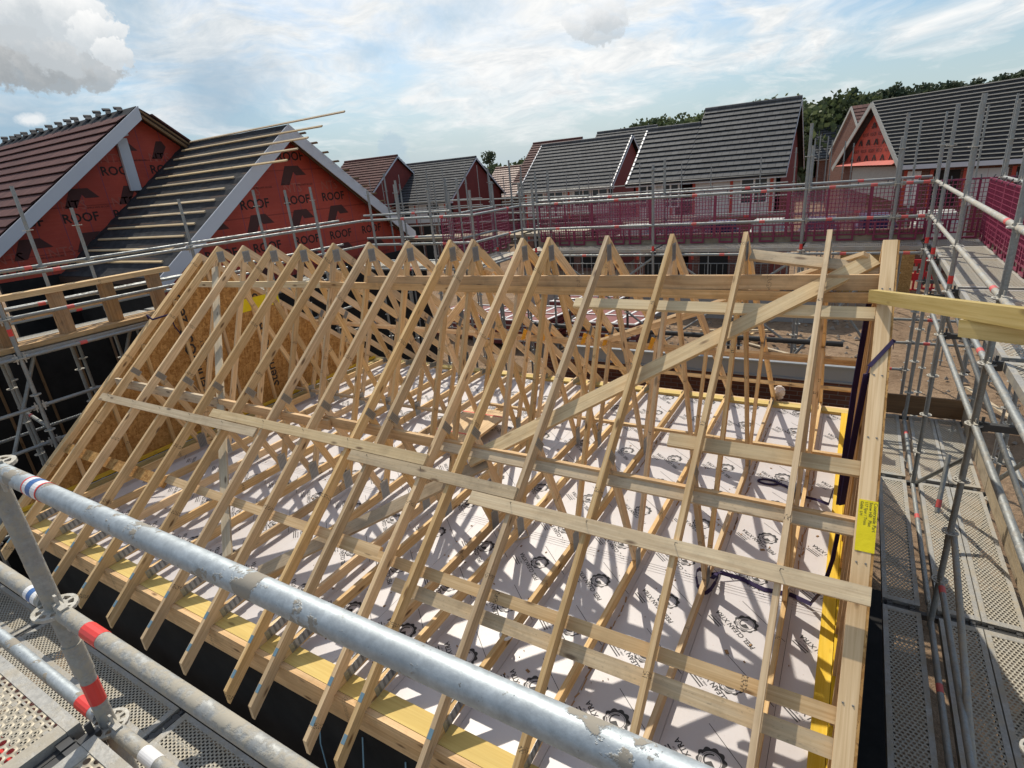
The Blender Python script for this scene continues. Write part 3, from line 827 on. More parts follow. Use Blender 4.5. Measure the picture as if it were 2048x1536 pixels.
onplane((5.42, 1.80), (8.13, .135), -.1435, .125, .032, M['board'], 'diagonal_brace', 'long diagonal brace rising to the right gable under the near rafters', 'brace')
onplane((3.72, 2.88), (5.55, 1.77), -.212, .115, .032, M['grey'], 'diagonal_brace', 'grey diagonal brace continuing down to the near eaves', 'brace')
onplane((-.02, .20), (3.30, 2.86), -.160, .100, .022, M['pale'], 'diagonal_brace', 'pale sawn diagonal brace crossing the leftmost rafters', 'brace')
onplane((5.30, 1.70), (8.09, .07), -.178, .115, .034, M['pine'], 'diagonal_brace', 'diagonal brace under the far rafters at the right', 'brace', 1)
onplane((4.6, .25), (2.6, 1.75), -.178, .10, .034, M['pine'], 'diagonal_brace', 'diagonal brace under the far rafters in the middle', 'brace', 1)
onplane((2.2, .3), (.3, 1.7), -.178, .10, .034, M['pine'], 'diagonal_brace', 'diagonal brace under the far rafters at the left', 'brace', 1)
# yellow clips at far wall
for i, x in enumerate((3.6, 4.2, 4.5, 5.1, 5.4, 6.0, 6.6)):
    mb = MB(); mb.bar((x - .012, 1.52, -1.42), (x - .05, 1.50, -1.55), .05, .012, (0, 1, 0)); mb.bar((x - .03, 1.50, -1.50), (x - .065, 1.49, -1.56), .03, .012, (0, 1, 0))
    single('timber_clip', mb, M['orange'], f'small yellow clip on the far rafters, {ORD[i]} from the left', 'clip', group='yellow clips on the far rafters')
mb = MB()
for q in range(26):
    v = Vector((random.gauss(0, 1), random.gauss(0, 1), random.gauss(0, 1))).normalized() * .075
    cc = Vector((7.28, 3.28, -2.66)) + Vector((v.x * .8, v.y * .5, v.z * 1.2)); mb.bar(cc - v * .6, cc + v * .2, .06, .05, (.3, .2, 1))
single('foam_lump', mb, M['foam'], 'pale lump of expanding foam stuck beyond the far wall plate', 'foam')
# olive beam sticking out over the right gable
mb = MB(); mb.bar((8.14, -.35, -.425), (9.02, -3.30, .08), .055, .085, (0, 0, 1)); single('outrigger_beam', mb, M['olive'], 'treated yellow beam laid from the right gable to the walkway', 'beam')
mb = MB(); mb.bar((8.50, -1.60, -.30), (9.0, -2.45, -.125), .055, .085, (0, 0, 1)); single('outrigger_beam', mb, M['olive'], 'short treated block under the yellow beam at the walkway', 'beam')
# OSB stack with red straps on the ties
st = thing('board_stack', 'low stack of orange timber sheets lying on the ties mid roof', 'board stack', (3.6, .8, -2.66))
mb = MB(); mb.box(3.25, 3.95, .20, 1.30, -2.658, -2.62, 'y'); part('sheets', mb, M['pine'], st)
for y in (.45, 1.1):
    mb = MB(); mb.box(3.24, 3.96, y, y + .02, -2.619, -2.616, 'x'); mb.box(3.951, 3.955, y, y + .02, -2.655, -2.62, 'z'); part('strap', mb, M['redtape'], st)

# ---- purple lifting slings
mb = MB(); mb.ribbon([(8.285, -.70, -.70), (8.283, -.69, -.645), (8.22, -.78, -.715), (8.160, -.86, -.782), (8.150, -.88, -.84)], .026, .004, (0, 1, T))
mb.ribbon([(8.150, -.88, -.83), (8.140, -.84, -1.1), (8.125, -.80, -1.5), (8.115, -.78, -1.9)], .045, .008, (.75, .6, 0)); mb.ribbon([(8.15, -.88, -.85), (8.147, -.7, -1.05), (8.142, -.4, -1.3)], .016, .005, (0, 1, 0))
single('lifting_sling', mb, M['strap'], 'purple sling looped over the right gable plate and hanging inside', 'sling')
mb = MB(); mb.ribbon([(8.14, .06, -.40), (8.13, .0, -.75), (8.11, -.2, -1.2), (8.10, -.45, -1.6), (8.10, -.62, -2.0)], .045, .008, (.75, .6, 0))
single('lifting_sling', mb, M['strap'], 'dark purple sling hanging down beside the last truss', 'sling')
mb = MB(); mb.ribbon([(8.115, -.85, -2.05), (8.10, -.92, -2.3), (8.06, -.98, -2.55), (8.0, -.92, -2.74)], .035, .006, (.75, .6, 0)); mb.ribbon([(8.0, -.92, -2.76), (7.85, -.84, -2.785), (7.65, -.86, -2.787), (7.45, -.80, -2.785), (7.30, -.85, -2.74)], .035, .006, (.2, 1, .6))
K_ = [(7.225 + .085 * cos(t_), -1.02 + .13 * sin(t_), -2.70 + .05 * cos(t_ * 2)) for t_ in [2 * pi * q / 14 for q in range(15)]]
mb.ribbon(K_, .03, .006, (0, .3, 1)); mb.ribbon([(7.30, -.85, -2.74), (7.29, -.95, -2.68), (7.27, -1.05, -2.66)], .035, .007, (1, .3, 0))
single('lifting_sling', mb, M['strap'], 'purple sling knotted round a tie near the right gable', 'sling')
mb = MB()
lp = [(7.45 + .10 * cos(q), .92 + .05 * sin(q), -2.79 + .004 * cos(q)) for q in [2 * pi * i / 14 for i in range(15)]]
mb.ribbon(lp, .012, .022, (0, 0, 1)); mb.ribbon([(7.55, .92, -2.785), (7.7, .86, -2.787), (7.82, .72, -2.775), (7.95, .66, -2.75), (8.04, .5, -2.68), (8.06, .3, -2.4)], .028, .007, (0, 1, .3))
single('lifting_sling', mb, M['strap'], 'purple sling lying in a loop on the white floor', 'sling')
mb = MB(); mb.path([(-.55, -.95, -.87), (-.46, -1.0, -.80), (-.35, -1.0, -.86), (-.1, -.8, -.80)], .012, 6); mb.path([(-.40, -.72, -.92), (-.41, -.70, -1.05), (-.40, -.62, -1.25)], .009, 6)
single('lifting_sling', mb, M['strap'], 'thin purple sling tied round the left gable rafter', 'sling')
mb = MB(); mb.path([(5.15, -1.02, -2.79), (5.25, -1.1, -2.79), (5.4, -1.12, -2.79), (5.5, -1.0, -2.79), (5.42, -.9, -2.785), (5.2, -.95, -2.785)], .006, 6)
single('loose_strapping', mb, M['board'], 'loose loop of brown strapping on the white floor', 'strapping')
mb = MB(); mb.disc((6.02, -2.3), .03, .05, -2.68, -2.665, 16); single('tape_roll', mb, M['whiteplastic'], 'white tape roll hanging by a tie near the eaves', 'tape roll')
mb = MB()
for k in range(420):
    x, y = random.uniform(1, 8), random.uniform(-2.9, 2.9); s = random.uniform(.004, .022) * (1 if k % 9 else 1.9); a = random.random() * 6
    mb.bar((x, y, -2.797), (x + s * cos(a), y + s * sin(a), -2.795), s * .6, .004)
single('wood_shavings', mb, M['brownpost'], 'scattered wood chips on the white floor', 'wood chips')['kind'] = 'stuff'
# ================================================================ scaffolding
RO = MB()
RO.disc((0, 0), .024, .034, -.005, .005, 16); RO.disc((0, 0), .050, .0615, -.005, .005, 20)
for k in range(8):
    a = k * pi / 4
    RO.bar((.033 * cos(a), .033 * sin(a), 0), (.051 * cos(a), .051 * sin(a), 0), .012, .009)
ROM = RO.mesh('rosette', M['rosette'])


def standard(x, y, zb, zt, label, zr=-.04, ros=True, group='galvanised scaffold standards', tape=None, mat_=None, n=12):
    o = thing('scaffold_standard', label, 'scaffold pole', (x, y, zb), group)
    mb = MB(); mb.tube((x, y, zb), (x, y, zt), .0242, n)
    z = zr + .5
    zs = []
    while z > zb + .1:
        if z < zt - .02: zs.append(z)
        z -= .5
    for k in range(int((zt - zb) / 2)):
        zj = zb + 2 * k + .9
        if zj < zt - .1: mb.tube((x, y, zj), (x, y, zj + .12), .0285, n)
    if not ros:
        for z in zs: mb.tube((x, y, z - .006), (x, y, z + .006), .055, 10)
    part('tube', mb, mat_ or M['galv'], o, smooth='weld')
    if ros:
        for z in zs:
            r = bpy.data.objects.new('rosette', ROM); col.objects.link(r); r.parent = o; r.location = (0, 0, z - zb); ORG[r.name] = ORG[o.name]
    for z in (tape or []):
        mb = MB(); mb.tube((x, y, z), (x, y, z + .09), .0252, 14); part('red_tape', mb, M['redtape'], o)
    return o


def rail(p0, p1, label, tape=(), group='scaffold rails and ledgers', mat_=None, heads=True, r=.0242, n=12, name='scaffold_rail', cat='scaffold rail'):
    p0 = Vector(p0); p1 = Vector(p1); d = (p1 - p0).normalized(); L = (p1 - p0).length
    o = thing(name, label, cat, tuple((p0 + p1) / 2), group)
    mb = MB(); a = p0 + d * (.06 if heads else 0); b = p1 - d * (.06 if heads else 0)
    mb.tube(a, b, r, n); part('tube', mb, mat_ or M['galv'], o, smooth='weld')
    if heads:
        for q, s in ((p0, 1), (p1, -1)):
            mb = MB(); mb.bar(q + d * s * .026, q + d * s * .085, .022, .062)
            mb.bar(q + d * s * .045 - Vector((0, 0, .07)), q + d * s * .045 + Vector((0, 0, .065)), .007, .014, d)
            part('wedge_head', mb, M['rosette'], o)
    for t in tape:
        mb = MB(); c = p0 + d * (L * t); mb.tube(c - d * .045, c + d * .045, r + .001, 14); part('red_tape', mb, M['redtape' if p0.y < -4 else 'pinktape'], o)
    return o


def plank(x0, x1, y0, y1, z, label, group, mat_=None, along='y'):
    o = thing('scaffold_plank', label, 'scaffold plank', ((x0 + x1) / 2, (y0 + y1) / 2, z - .06), group)
    mb = MB(); e = .018
    if along == 'y': P = [(x0 + e, y0 + .05), (x1 - e, y0 + .05), (x1 - e, y1 - .05), (x0 + e, y1 - .05)]; uv = [(p[0] - x0, p[1] - y0) for p in P]
    else: P = [(x0 + .05, y0 + e), (x1 - .05, y0 + e), (x1 - .05, y1 - e), (x0 + .05, y1 - e)]; uv = [(p[1] - y0, p[0] - x0) for p in P]
    # punched field inside plain margins
    mb.face([(a, b, z) for a, b in P], uv)
    part('punched_plate', mb, mat_ or M['deck'], o)
    mb = MB()
    if along == 'y':
        for x in (x0, x1 - e - .022): mb.box(x, x + e + .022, y0 + .03, y1 - .03, z - .065, z + .0035, 'y')
        for y in (y0 + .03, y1 - .09): mb.box(x0 + e + .023, x1 - e - .023, y, y + .06, z - .05, z + .002, 'x')
    else:
        for y in (y0, y1 - e - .022): mb.box(x0 + .03, x1 - .03, y, y + e + .022, z - .065, z + .0035, 'x')
        for x in (x0 + .03, x1 - .09): mb.box(x, x + .06, y0 + e + .023, y1 - e - .023, z - .05, z + .002, 'y')
    part('side_channel', mb, M['decksteel'], o)
    for s in (0, 1):
        mb = MB()
        if along == 'y':
            yy = y0 + .015 if s == 0 else y1 - .015
            mb.box(x0 + .03, x1 - .03, yy - .012, yy + .012, z - .045, z - .030, 'x')
            for x in (x0 + .06, x1 - .06): mb.box(x - .02, x + .02, yy - .03, yy + .03, z - .029, z - .012, 'y')
        else:
            xx = x0 + .015 if s == 0 else x1 - .015
            mb.box(xx - .012, xx + .012, y0 + .03, y1 - .03, z - .045, z - .030, 'y')
            for y in (y0 + .06, y1 - .06): mb.box(xx - .03, xx + .03, y - .02, y + .02, z - .029, z - .012, 'x')
        part('hook', mb, M['darksteel'], o)
    return o


def transom(p0, p1, label):
    p0 = Vector(p0); p1 = Vector(p1); d = (p1 - p0).normalized()
    o = thing('scaffold_transom', label, 'scaffold transom', tuple((p0 + p1) / 2), 'scaffold transoms')
    mb = MB(); mb.bar(p0 + d * .05, p1 - d * .05, .05, .055); part('channel', mb, M['darksteel'], o)
    for q, s in ((p0, 1), (p1, -1)): mb = MB(); mb.bar(q + d * s * .028, q + d * s * .09, .03, .075); mb.bar(q + d * s * .05 - Vector((0, 0, .06)), q + d * s * .05 + Vector((0, 0, .08)), .008, .02, d); part('wedge_head', mb, M['darksteel'], o)


# ---- near scaffold (the photographer stands on it)
YN = -4.585
standard(5.97, YN, G, .48, 'muddy scaffold standard at the lower left, nearest the viewer', mat_=M['mudrail'], tape=(-.93,), n=24)
standard(3.40, YN, G, .48, 'scaffold standard of the near scaffold beyond the left edge of view', mat_=M['mudrail'])
o = rail((5.97, YN, -.04), (8.54, YN, -.04), 'big clean top guard rail crossing the foreground diagonally', mat_=M['rail'], n=28)
mb = MB(); mb.tube((6.25, YN, -.04), (6.33, YN, -.04), .0250, 24); part('white_label', mb, M['white'], o)
mb = MB(); mb.tube((6.272, YN, -.04), (6.298, YN, -.04), .0253, 24); part('blue_print', mb, M['bluetape'], o)
mb = MB(); mb.tube((6.247, YN, -.04), (6.253, YN, -.04), .0255, 24); mb.tube((6.325, YN, -.04), (6.331, YN, -.04), .0255, 24); part('red_line', mb, M['redtape'], o)
o = rail((5.97, YN, -.54), (8.54, YN, -.54), 'muddy mid guard rail with red tape band in the foreground', mat_=M['mudrail'], tape=(.1,), n=24)
o = rail((3.40, YN, -.04), (5.97, YN, -.04), 'top guard rail leaving the view at the left edge', mat_=M['rail'], n=20)
o = rail((3.40, YN, -.54), (5.97, YN, -.54), 'muddy mid guard rail left of the nearest standard', mat_=M['mudrail'], n=24)
mb = MB(); mb.tube((5.80, YN, -.54), (5.88, YN, -.54), .0250, 24); part('white_label', mb, M['white'], o)
mb = MB(); mb.tube((5.825, YN, -.54), (5.853, YN, -.54), .0253, 24); part('blue_print', mb, M['bluetape'], o)
o = rail((3.40, YN, -1.04), (5.97, YN, -1.04), 'clean deck level ledger with red tape left of the nearest standard', mat_=M['rail'], tape=(.94,), n=24)
o = rail((5.97, YN, -1.04), (8.54, YN, -1.04), 'muddy deck level ledger with white label right of the nearest standard', mat_=M['mudrail'], n=24)
mb = MB(); mb.tube((6.20, YN, -1.04), (6.28, YN, -1.04), .0250, 24); part('white_label', mb, M['white'], o)
transom((5.97, YN, -1.06), (5.97, -5.35, -1.06), 'dark transom carrying the nearest upper planks')
for k, (a, b, nm) in enumerate(((3.42, 5.95, 'left of the nearest standard'), (5.99, 8.52, 'right of the nearest standard'))):
    for j in (0, 1):
        plank(a, b, -4.64 - .33 * (j + 1), -4.64 - .33 * j, -1.0, f'dirty upper perforated plank {nm}, {["beside the ledger", "furthest from the ledger"][j]}', 'near upper planks', M['neardeck'], 'x')
for k, (a, b) in enumerate(((-4.3, -1.76), (-1.74, .82), (.84, 3.38), (3.42, 5.95), (5.99, 8.52))):
    for j in (0, 1, 2):
        plank(a, b, -4.53 + .33 * j, -4.215 + .33 * j, -3.5, f'lower perforated plank of the near scaffold, {ORD[k]} length from the left, {["outer", "middle", "inner"][j]} one', 'near lower planks', M['deck'], 'x')
for x in (.83, 3.40):
    transom((x, YN, -3.54), (x, -3.5, -3.54), f'dark transom under the lower near planks, {"left" if x < 2 else "right"} one')
mb = MB(); mb.box(5.1, 5.75, -5.25, -4.75, -1.30, -1.285, 'x'); mb.box(6.1, 6.5, -5.25, -4.9, -1.30, -1.285, 'x')
single('orange_sheet', mb, M['redtape'], 'orange red sheet glimpsed through the holes of the nearest plank', 'sheet')
transom((5.97, YN, -3.54), (5.97, -3.5, -3.54), 'dark transom of the lower near deck')
o = rail((3.40, -3.74, -3.54), (5.97, -3.74, -3.54), 'inner ledger under the lower near deck', n=10)

# ---- right scaffold
XR = 8.945
ysr = [-2.38, .19, 2.76, 4.83, 5.90]
nm = ['nearest to the viewer on the right', 'large dark one beside the yellow beam', 'second along the right walkway', 'third along the right walkway', 'corner one at the far end of the right walkway']
for y, a in zip(ysr, nm): standard(XR, y, -3.56, [.5, .95, .95, .95, .5][ysr.index(y)], 'inner scaffold standard, ' + a, tape=([-.68] if y == .19 else [-.95] if y > 2.7 else None), n=16)
for y, a in zip(ysr, nm): standard(9.72, y, G, .95, 'outer scaffold standard on the right, ' + a.replace('large dark one', 'one'), n=12)
bay = ['nearest bay', 'second bay', 'third bay', 'farthest bay']
for i, (a, b) in enumerate(zip(ysr, ysr[1:])):
    for z, nmz in ((-.04, 'top guard rail'), (-.54, 'mid guard rail'), (-1.04, 'deck ledger'), (-1.54, 'bracing ledger')):
        if b - a < 1.2 and z < -1.1: continue
        rail((XR, a, z), (XR, b, z), f'{nmz} on the inner side of the right walkway, {bay[i]}', tape=(.12,) if z > -1.2 and i < 2 else (), mat_=M['mudrail'] if z > -.6 else None, n=16)
    for z, nmz in ((-.04, 'top guard rail'), (-.54, 'mid guard rail')):
        rail((9.72, a, z), (9.72, b, z), f'{nmz} on the outer side of the right walkway, {bay[i]}', n=10)
    for j in (0, 1):
        plank(9.03 + .325 * j, 9.345 + .325 * j, a + .02, b - .02, -1.0, f'upper perforated plank of the right walkway, {bay[i]}, {["inner", "outer"][j]} one', 'right walkway planks')
for y, a in zip(ysr, nm):
    transom((XR, y, -1.05), (9.72, y, -1.05), f'dark transom under the right walkway at the {a.replace("large dark one", "standard").replace(" of the right walkway", "")}')
    transom((XR, y, -1.55), (9.72, y, -1.55), f'lower dark transom at the {a.replace("large dark one", "standard")}')
yl = [-4.7, -2.2, .36, 2.95, 5.15]
for i, (a, b) in enumerate(zip(yl, yl[1:])):
    plank(8.585, 8.885, a + .02, b - .02, -3.54, f'lower perforated plank right beside the gable, {bay[i]}', 'lower right planks')
    for j in (0, 1): plank(9.02 + .325 * j, 9.335 + .325 * j, a + .02, b - .02, -3.54, f'lower perforated plank of the right deck, {bay[i]}, {["inner", "outer"][j]} one', 'lower right planks')
    mb = MB(); mb.box(9.69, 9.72, a + .01, b - .01, -3.54, -3.32, 'y'); single('toe_board', mb, M['toe'], f'timber toe board on the lower right deck, {bay[i]}', 'toe board', group='toe boards')
    transom((8.56, b, -3.60), (9.75, b, -3.60), f'dark transom across the lower right deck, far end of the {bay[i]}')
    rail((8.945, a, -3.50), (8.945, b, -3.50), f'ledger lying in the gap of the lower right deck, {bay[i]}', n=12, tape=(.62,))
    rail((9.80, a, -2.95), (9.80, b, -2.95), f'low outer rail beside the right deck, {bay[i]}', n=12, tape=(.55,))
    rail((9.80, a, -2.45), (9.80, b, -2.45), f'upper outer rail beside the right deck, {bay[i]}', n=12)
rail((8.97, .19, -2.55), (8.99, -2.38, -3.42), 'long brace slanting down from the large dark standard', mat_=M['mudrail'], heads=False, n=14)
rail((8.95, .19, -3.04), (8.95, -2.38, -3.04), 'ledger running towards the viewer low on the right', heads=True, n=14, tape=(.06,))
rail((9.22, 1.72, -2.55), (8.98, 2.72, -3.45), 'short brace tube leaning across the lower right deck', heads=False, n=12)
rail((9.13, 2.05, -2.70), (9.06, 1.62, -3.20), 'short stub tube with red band hanging above the lower deck', heads=False, n=12, tape=(.85,))
rail((8.945, 2.76, -1.04), (9.72, .19, -3.04), 'diagonal brace between the two walkway levels on the right', heads=False, n=12)
mb = MB(); mb.box(8.45, 9.75, 5.16, 5.20, -3.54, -3.22, 'x'); single('toe_board', mb, M['lath'], 'dark timber end board closing the lower right deck', 'toe board')

# ---- far scaffold
YF = 5.90
xf = [1.75, 2.06, 4.63, 7.20, 8.47]
for i, x in enumerate(xf):
    standard(x, YF, G, [.42, .42, .55, .95, .95][i], f'inner scaffold standard of the far walkway, {ORD[i]} from the left', ros=i > 2, tape=(-1.02,), n=10)
    standard(x, 6.66, G, .62, f'outer scaffold standard of the far walkway, {ORD[i]} from the left', ros=False, n=8)
seg = list(zip([1.75] + xf[2:], xf[2:] + [XR]))
for i, (a, b) in enumerate(seg):
    for z, nmz in ((-.04, 'top rail'), (-.54, 'mid rail'), (-1.10, 'deck ledger'), (-3.04, 'lower ledger')):
        rail((a, YF, z), (b, YF, z), f'{nmz} of the far walkway, {ORD[i]} bay from left, inner side', tape=(.3, .75) if z > -.6 else (.5,), n=10, heads=i > 1)
        if z > -.6: rail((a, 6.68, z + .03), (b, 6.68, z + .03), f'{nmz} of the far walkway, {ORD[i]} bay from left, outer side', tape=(.6,), n=8, heads=False)
    for j in (0, 1): plank(a, b, 5.96 + .32 * j, 6.27 + .32 * j, -1.0, f'perforated plank of the far walkway, {ORD[i]} bay from the left, {["inner", "outer"][j]} one', 'far walkway planks', None, 'x')
    mb = MB(); mb.box(a, b, 6.61, 6.64, -1.0, -.80, 'x'); single('toe_board', mb, M['toe'], f'toe board of the far walkway, {ORD[i]} bay from the left', 'toe board', group='toe boards')
for j in (0, 1): plank(XR + .02, 9.72, 5.96 + .32 * j, 6.27 + .32 * j, -1.0, f'perforated corner plank at the far right, {["inner", "outer"][j]} one', 'far walkway planks', None, 'x')
mb = MB(); mb.box(9.70, 9.735, 2.76, 6.6, -1.0, -.80, 'y'); single('toe_board', mb, M['toe'], 'toe board of the upper right walkway', 'toe board', group='toe boards')


def guard_mesh(L, H):
    mb = MB()
    t = .018
    n = int(L / .055)
    for i in range(n + 1):
        x = i * L / n; k = .034 if i in (0, n) or i == n // 2 else .0085
        mb.box(x - k / 2, x + k / 2, -.006, .006, 0, H, 'z')
    for j in range(13):
        z = j * H / 12; k = .024 if j in (0, 3, 12) else .0085
        mb.box(0, L, -.008, .008, z - k / 2, z + k / 2, 'x')
    for i in range(3):      # looped feet
        a = .08 + i * (L - .16) / 3; b = a + (L - .16) / 3 - .10
        mb.box(a, b, -.012, .012, -.10, -.07, 'x'); mb.box(a, a + .03, -.012, .012, -.07, .2, 'z'); mb.box(b - .03, b, -.012, .012, -.07, .2, 'z')
    return mb.mesh('mesh_panel', M['purple'])


GM = guard_mesh(1.24, .80)


def guard(loc, rz, label, film=False):
    o = thing('brick_guard', label, 'mesh guard panel', loc, 'purple mesh guards along the walkways')
    p = bpy.data.objects.new('mesh_panel', GM); col.objects.link(p); p.parent = o; ORG[p.name] = ORG[o.name]
    mb = MB()
    for x in (.2, .62, 1.04): mb.tube((x, -.02, .78), (x, .03, .86), .008, 6)
    h = bpy.data.objects.new('hook', mb.mesh('hook', M['darksteel'])); col.objects.link(h); h.parent = o; ORG[h.name] = ORG[o.name]
    if film:
        f = MB(); f.box(.06, 1.18, .014, .017, .05, .76, 'x'); q = bpy.data.objects.new('plastic_film', f.mesh('plastic_film', M['purplefilm'])); col.objects.link(q); q.parent = o; ORG[q.name] = ORG[o.name]
    o.rotation_euler = (0, 0, rz)
    return o


for i in range(6): guard((1.85 + 1.26 * i, 6.585, -.88), 0, f'purple mesh guard along the far walkway, {ORD[i]} from the left' + (' with clear film' if i in (1, 2, 4) else ''), i in (1, 2, 4))
for i in range(2): guard((8.15 + .0 + 1.27 * i * .62, 6.56 + .03 * i, -.88), 0, f'purple mesh guard at the far right corner, {["inner", "outer"][i]} one')
for i in range(4): guard((9.665, 6.55 - 1.27 * i, -.88), -pi / 2, f'purple mesh guard on the outer side of the right walkway, {ORD[i]} from the far corner', True)
for i in range(2): guard((1.02, 4.05 + 1.28 * i, -.88), pi / 2, f'purple mesh guard on the step back of the far walkway, {["nearer", "farther"][i]} one')
# return of the far scaffold and the part behind the left half of the roof
for i, (x, y) in enumerate(((1.80, 3.98), (.83, 3.98), (.02, 3.98), (-.72, 3.98), (1.02, 6.0), (1.02, 4.7), (-.62, 4.75), (.75, 4.75))):
    standard(x, y, G, [.4, .5, .62, .55, .5, .62, .7, .4][i], f'scaffold standard behind the left half of the roof, {ORD[i]} of that group', ros=False, tape=(-1.0,) if i % 2 == 0 else None, n=8)
for z, nmz in ((-.04, 'top rail'), (-.54, 'mid rail'), (-1.05, 'deck ledger')):
    rail((1.75, 5.9, z), (1.80, 3.98, z), f'{nmz} on the step back of the far walkway', tape=(.3,), n=8, heads=False)
    rail((1.02, 6.0, z), (1.02, 4.7, z), f'{nmz} on the outer side of the step back', n=8, heads=False)
    rail((1.80, 3.98, z), (-1.0, 3.98, z), f'{nmz} behind the left half of the roof', tape=(.25, .6), n=8, heads=False)
    rail((.75, 4.75, z + .05), (-1.7, 4.75, z + .05), f'{nmz} on the outer side behind the left half of the roof', tape=(.4,), n=8, heads=False)
for j in (0, 1): plank(1.10 + .32 * j, 1.41 + .32 * j, 4.05, 5.9, -1.0, f'plank on the step back of the far walkway, {["left", "right"][j]} one', 'far walkway planks')
for j in (0, 1): plank(-1.6, 1.05, 4.04 + .32 * j, 4.35 + .32 * j, -1.0, f'plank behind the left half of the roof, {["nearer", "farther"][j]} one', 'far walkway planks', None, 'x')

# ---- left scaffold
XL = -.97
for i, y in enumerate((-2.38, .19, 2.76)):
    standard(XL, y, G, [-.1, .0, .45][i], f'inner scaffold standard left of the new roof, {ORD[i]} from the near eaves', tape=(-.75,) if i == 0 else None, n=10)
for i, (x, y, zt) in enumerate(((-1.7, -1.55, 1.03), (-1.7, -.95, .70), (-1.7, .62, .70), (-1.7, 2.05, .75), (-1.7, 2.75, .70), (-1.7, 3.38, .72))):
    standard(x, y, G, zt, f'outer scaffold standard against the red gable, {ORD[i]} from the left', n=8)
for z, nmz in ((-.04, 'top rail'), (-.54, 'mid rail'), (-1.04, 'deck ledger'), (-1.70, 'lower ledger'), (-2.2, 'lowest ledger')):
    for k, (a, b) in enumerate(((-4.9, -2.38), (-2.38, .19), (.19, 2.76), (2.76, 4.0))):
        rail((XL, a, z), (XL, b, z), f'{nmz} of the left walkway, {ORD[k]} bay from the near eaves', tape=(.28,) if k == 1 and z > -1.1 else (), n=10, heads=k < 2)
    if z > -1.1: rail((-1.72, -3.6, z + .02), (-1.72, 4.0, z + .02), f'{nmz} on the outer side of the left walkway', tape=(.25,), n=8, heads=False)
for k, (a, b) in enumerate(((-4.9, -2.38), (-2.36, .17), (.21, 2.74))):
    for j in (0, 1): plank(-1.36 - .325 * j, -1.045 - .325 * j, a, b, -1.0, f'perforated plank of the left walkway, {ORD[k]} bay from the near eaves, {["inner", "outer"][j]} one', 'left walkway planks')
for i, (y, z0_, z1_) in enumerate(((-3.4, -3.5, -1.04), (-2.2, -3.6, -1.1), (-1.4, -1.7, -4.0))):
    rail((-1.2, y, z0_), (-1.3, y + 1.3, z1_), f'diagonal brace in the dark scaffold below the left walkway, {ORD[i]} from the left', heads=False, n=8)
for i, (x, y) in enumerate(((-1.7, -3.2), (-2.2, -2.2), (-2.4, -1.2), (-2.4, -.3), (-2.4, .6), (-1.7, -2.38))):
    standard(x, y, G, -1.1, f'standard in the dark scaffold below the left walkway, {ORD[i]}', ros=True, n=8)
# timber cassette resting on the left walkway
cs = thing('timber_cassette', 'open timber frame with paired ply posts standing on the left walkway', 'timber frame', (-1.35, -1.2, -1.0))
def L_(y): return .0
for z, nmx in ((-.32, 'top_flange'), (-.955, 'bottom_flange')):
    mb = MB(); mb.box(-1.56, -1.14, -4.6, -.10, z - .03, z + .03, 'y') if nmx == 'bottom_flange' else (mb.box(-1.44, -1.26, -4.6, -.08, z - .035, z + .035, 'y')); part(nmx, mb, M['binder'] if z < -.5 else M['pine'], cs)
mb = MB(); mb.box(-1.56, -1.50, -4.6, -.1, -.66, -.60, 'y'); part('rear_flange', mb, M['pine'], cs)
for y in (-.30, -.98, -1.62, -2.30, -3.1):
    mb = MB()
    for dx in (-.035, .035): mb.box(-1.345 + dx - .032, -1.345 + dx + .030, y - .11, y + .05, -.925, -.356, 'z')
    mb.box(-1.35, -1.34, y - .07, y + .01, -.925, -.35, 'z')
    part('post', mb, M['brownpost'], cs)
# dark curtain walls and slabs seen below the left walkway
mb = MB(); mb.box(-4.2, -4.1, -5, 9.6, G, -1.3, 'y'); single('gable_wall', mb, M['blackmem'], 'black membrane covered lower gable wall of the neighbouring house', 'wall')

# ---- things between the new roof and the far scaffold
mb = MB(); mb.box(3.6, 8.25, 4.02, 4.10, -2.68, -2.45, 'x'); mb.box(3.6, 8.25, 3.98, 4.14, -2.455, -2.435, 'x'); mb.box(3.6, 8.25, 3.98, 4.14, -2.695, -2.675, 'x')
single('steel_beam', mb, M['steelbeam'], 'grey steel beam along the far side of the floor', 'beam')
mb = MB(); mb.tube((2.6, 4.35, -2.18), (8.0, 4.35, -2.20), .042, 10); single('black_pipe', mb, M['pipe'], 'black plastic pipe lying behind the far rafters', 'pipe')
mb = MB(); mb.box(2.9, 8.2, 4.4, 4.5, G, -2.75, 'x'); single('brick_wall', mb, M['brick'], 'low dark red brick wall beyond the far eaves', 'wall')
for i, (x, zt) in enumerate(((4.4, -1.55), (6.25, -1.45), (6.42, -1.45), (3.2, -1.4), (8.5, -1.5))):
    standard(x, 5.05, G, zt, f'low dark scaffold standard beyond the far eaves, {ORD[i]}', mat_=M['darksteel'], n=8)  # galvanised poles given the darkened steel to paint their shade
for z in (-1.60, -1.98):
    rail((3.2, 5.05, z), (6.25, 5.05, z), f'dark low rail beyond the far eaves, left length at height {"one" if z > -1.8 else "two"}', heads=False, n=8, mat_=M['galv'], tape=(.6,))
    rail((6.42, 5.05, z), (8.5, 5.05, z), f'dark low rail beyond the far eaves, right length at height {"one" if z > -1.8 else "two"}', heads=False, n=8, mat_=M['galv'], tape=(.35,))
for z in (-2.2, -2.6):
    rail((8.3, 6.0, z), (10.5, 6.0, z), f'scaffold rail crossing behind the right gable, {"upper" if z > -2.4 else "lower"} one', heads=True, n=8, tape=(.4,))
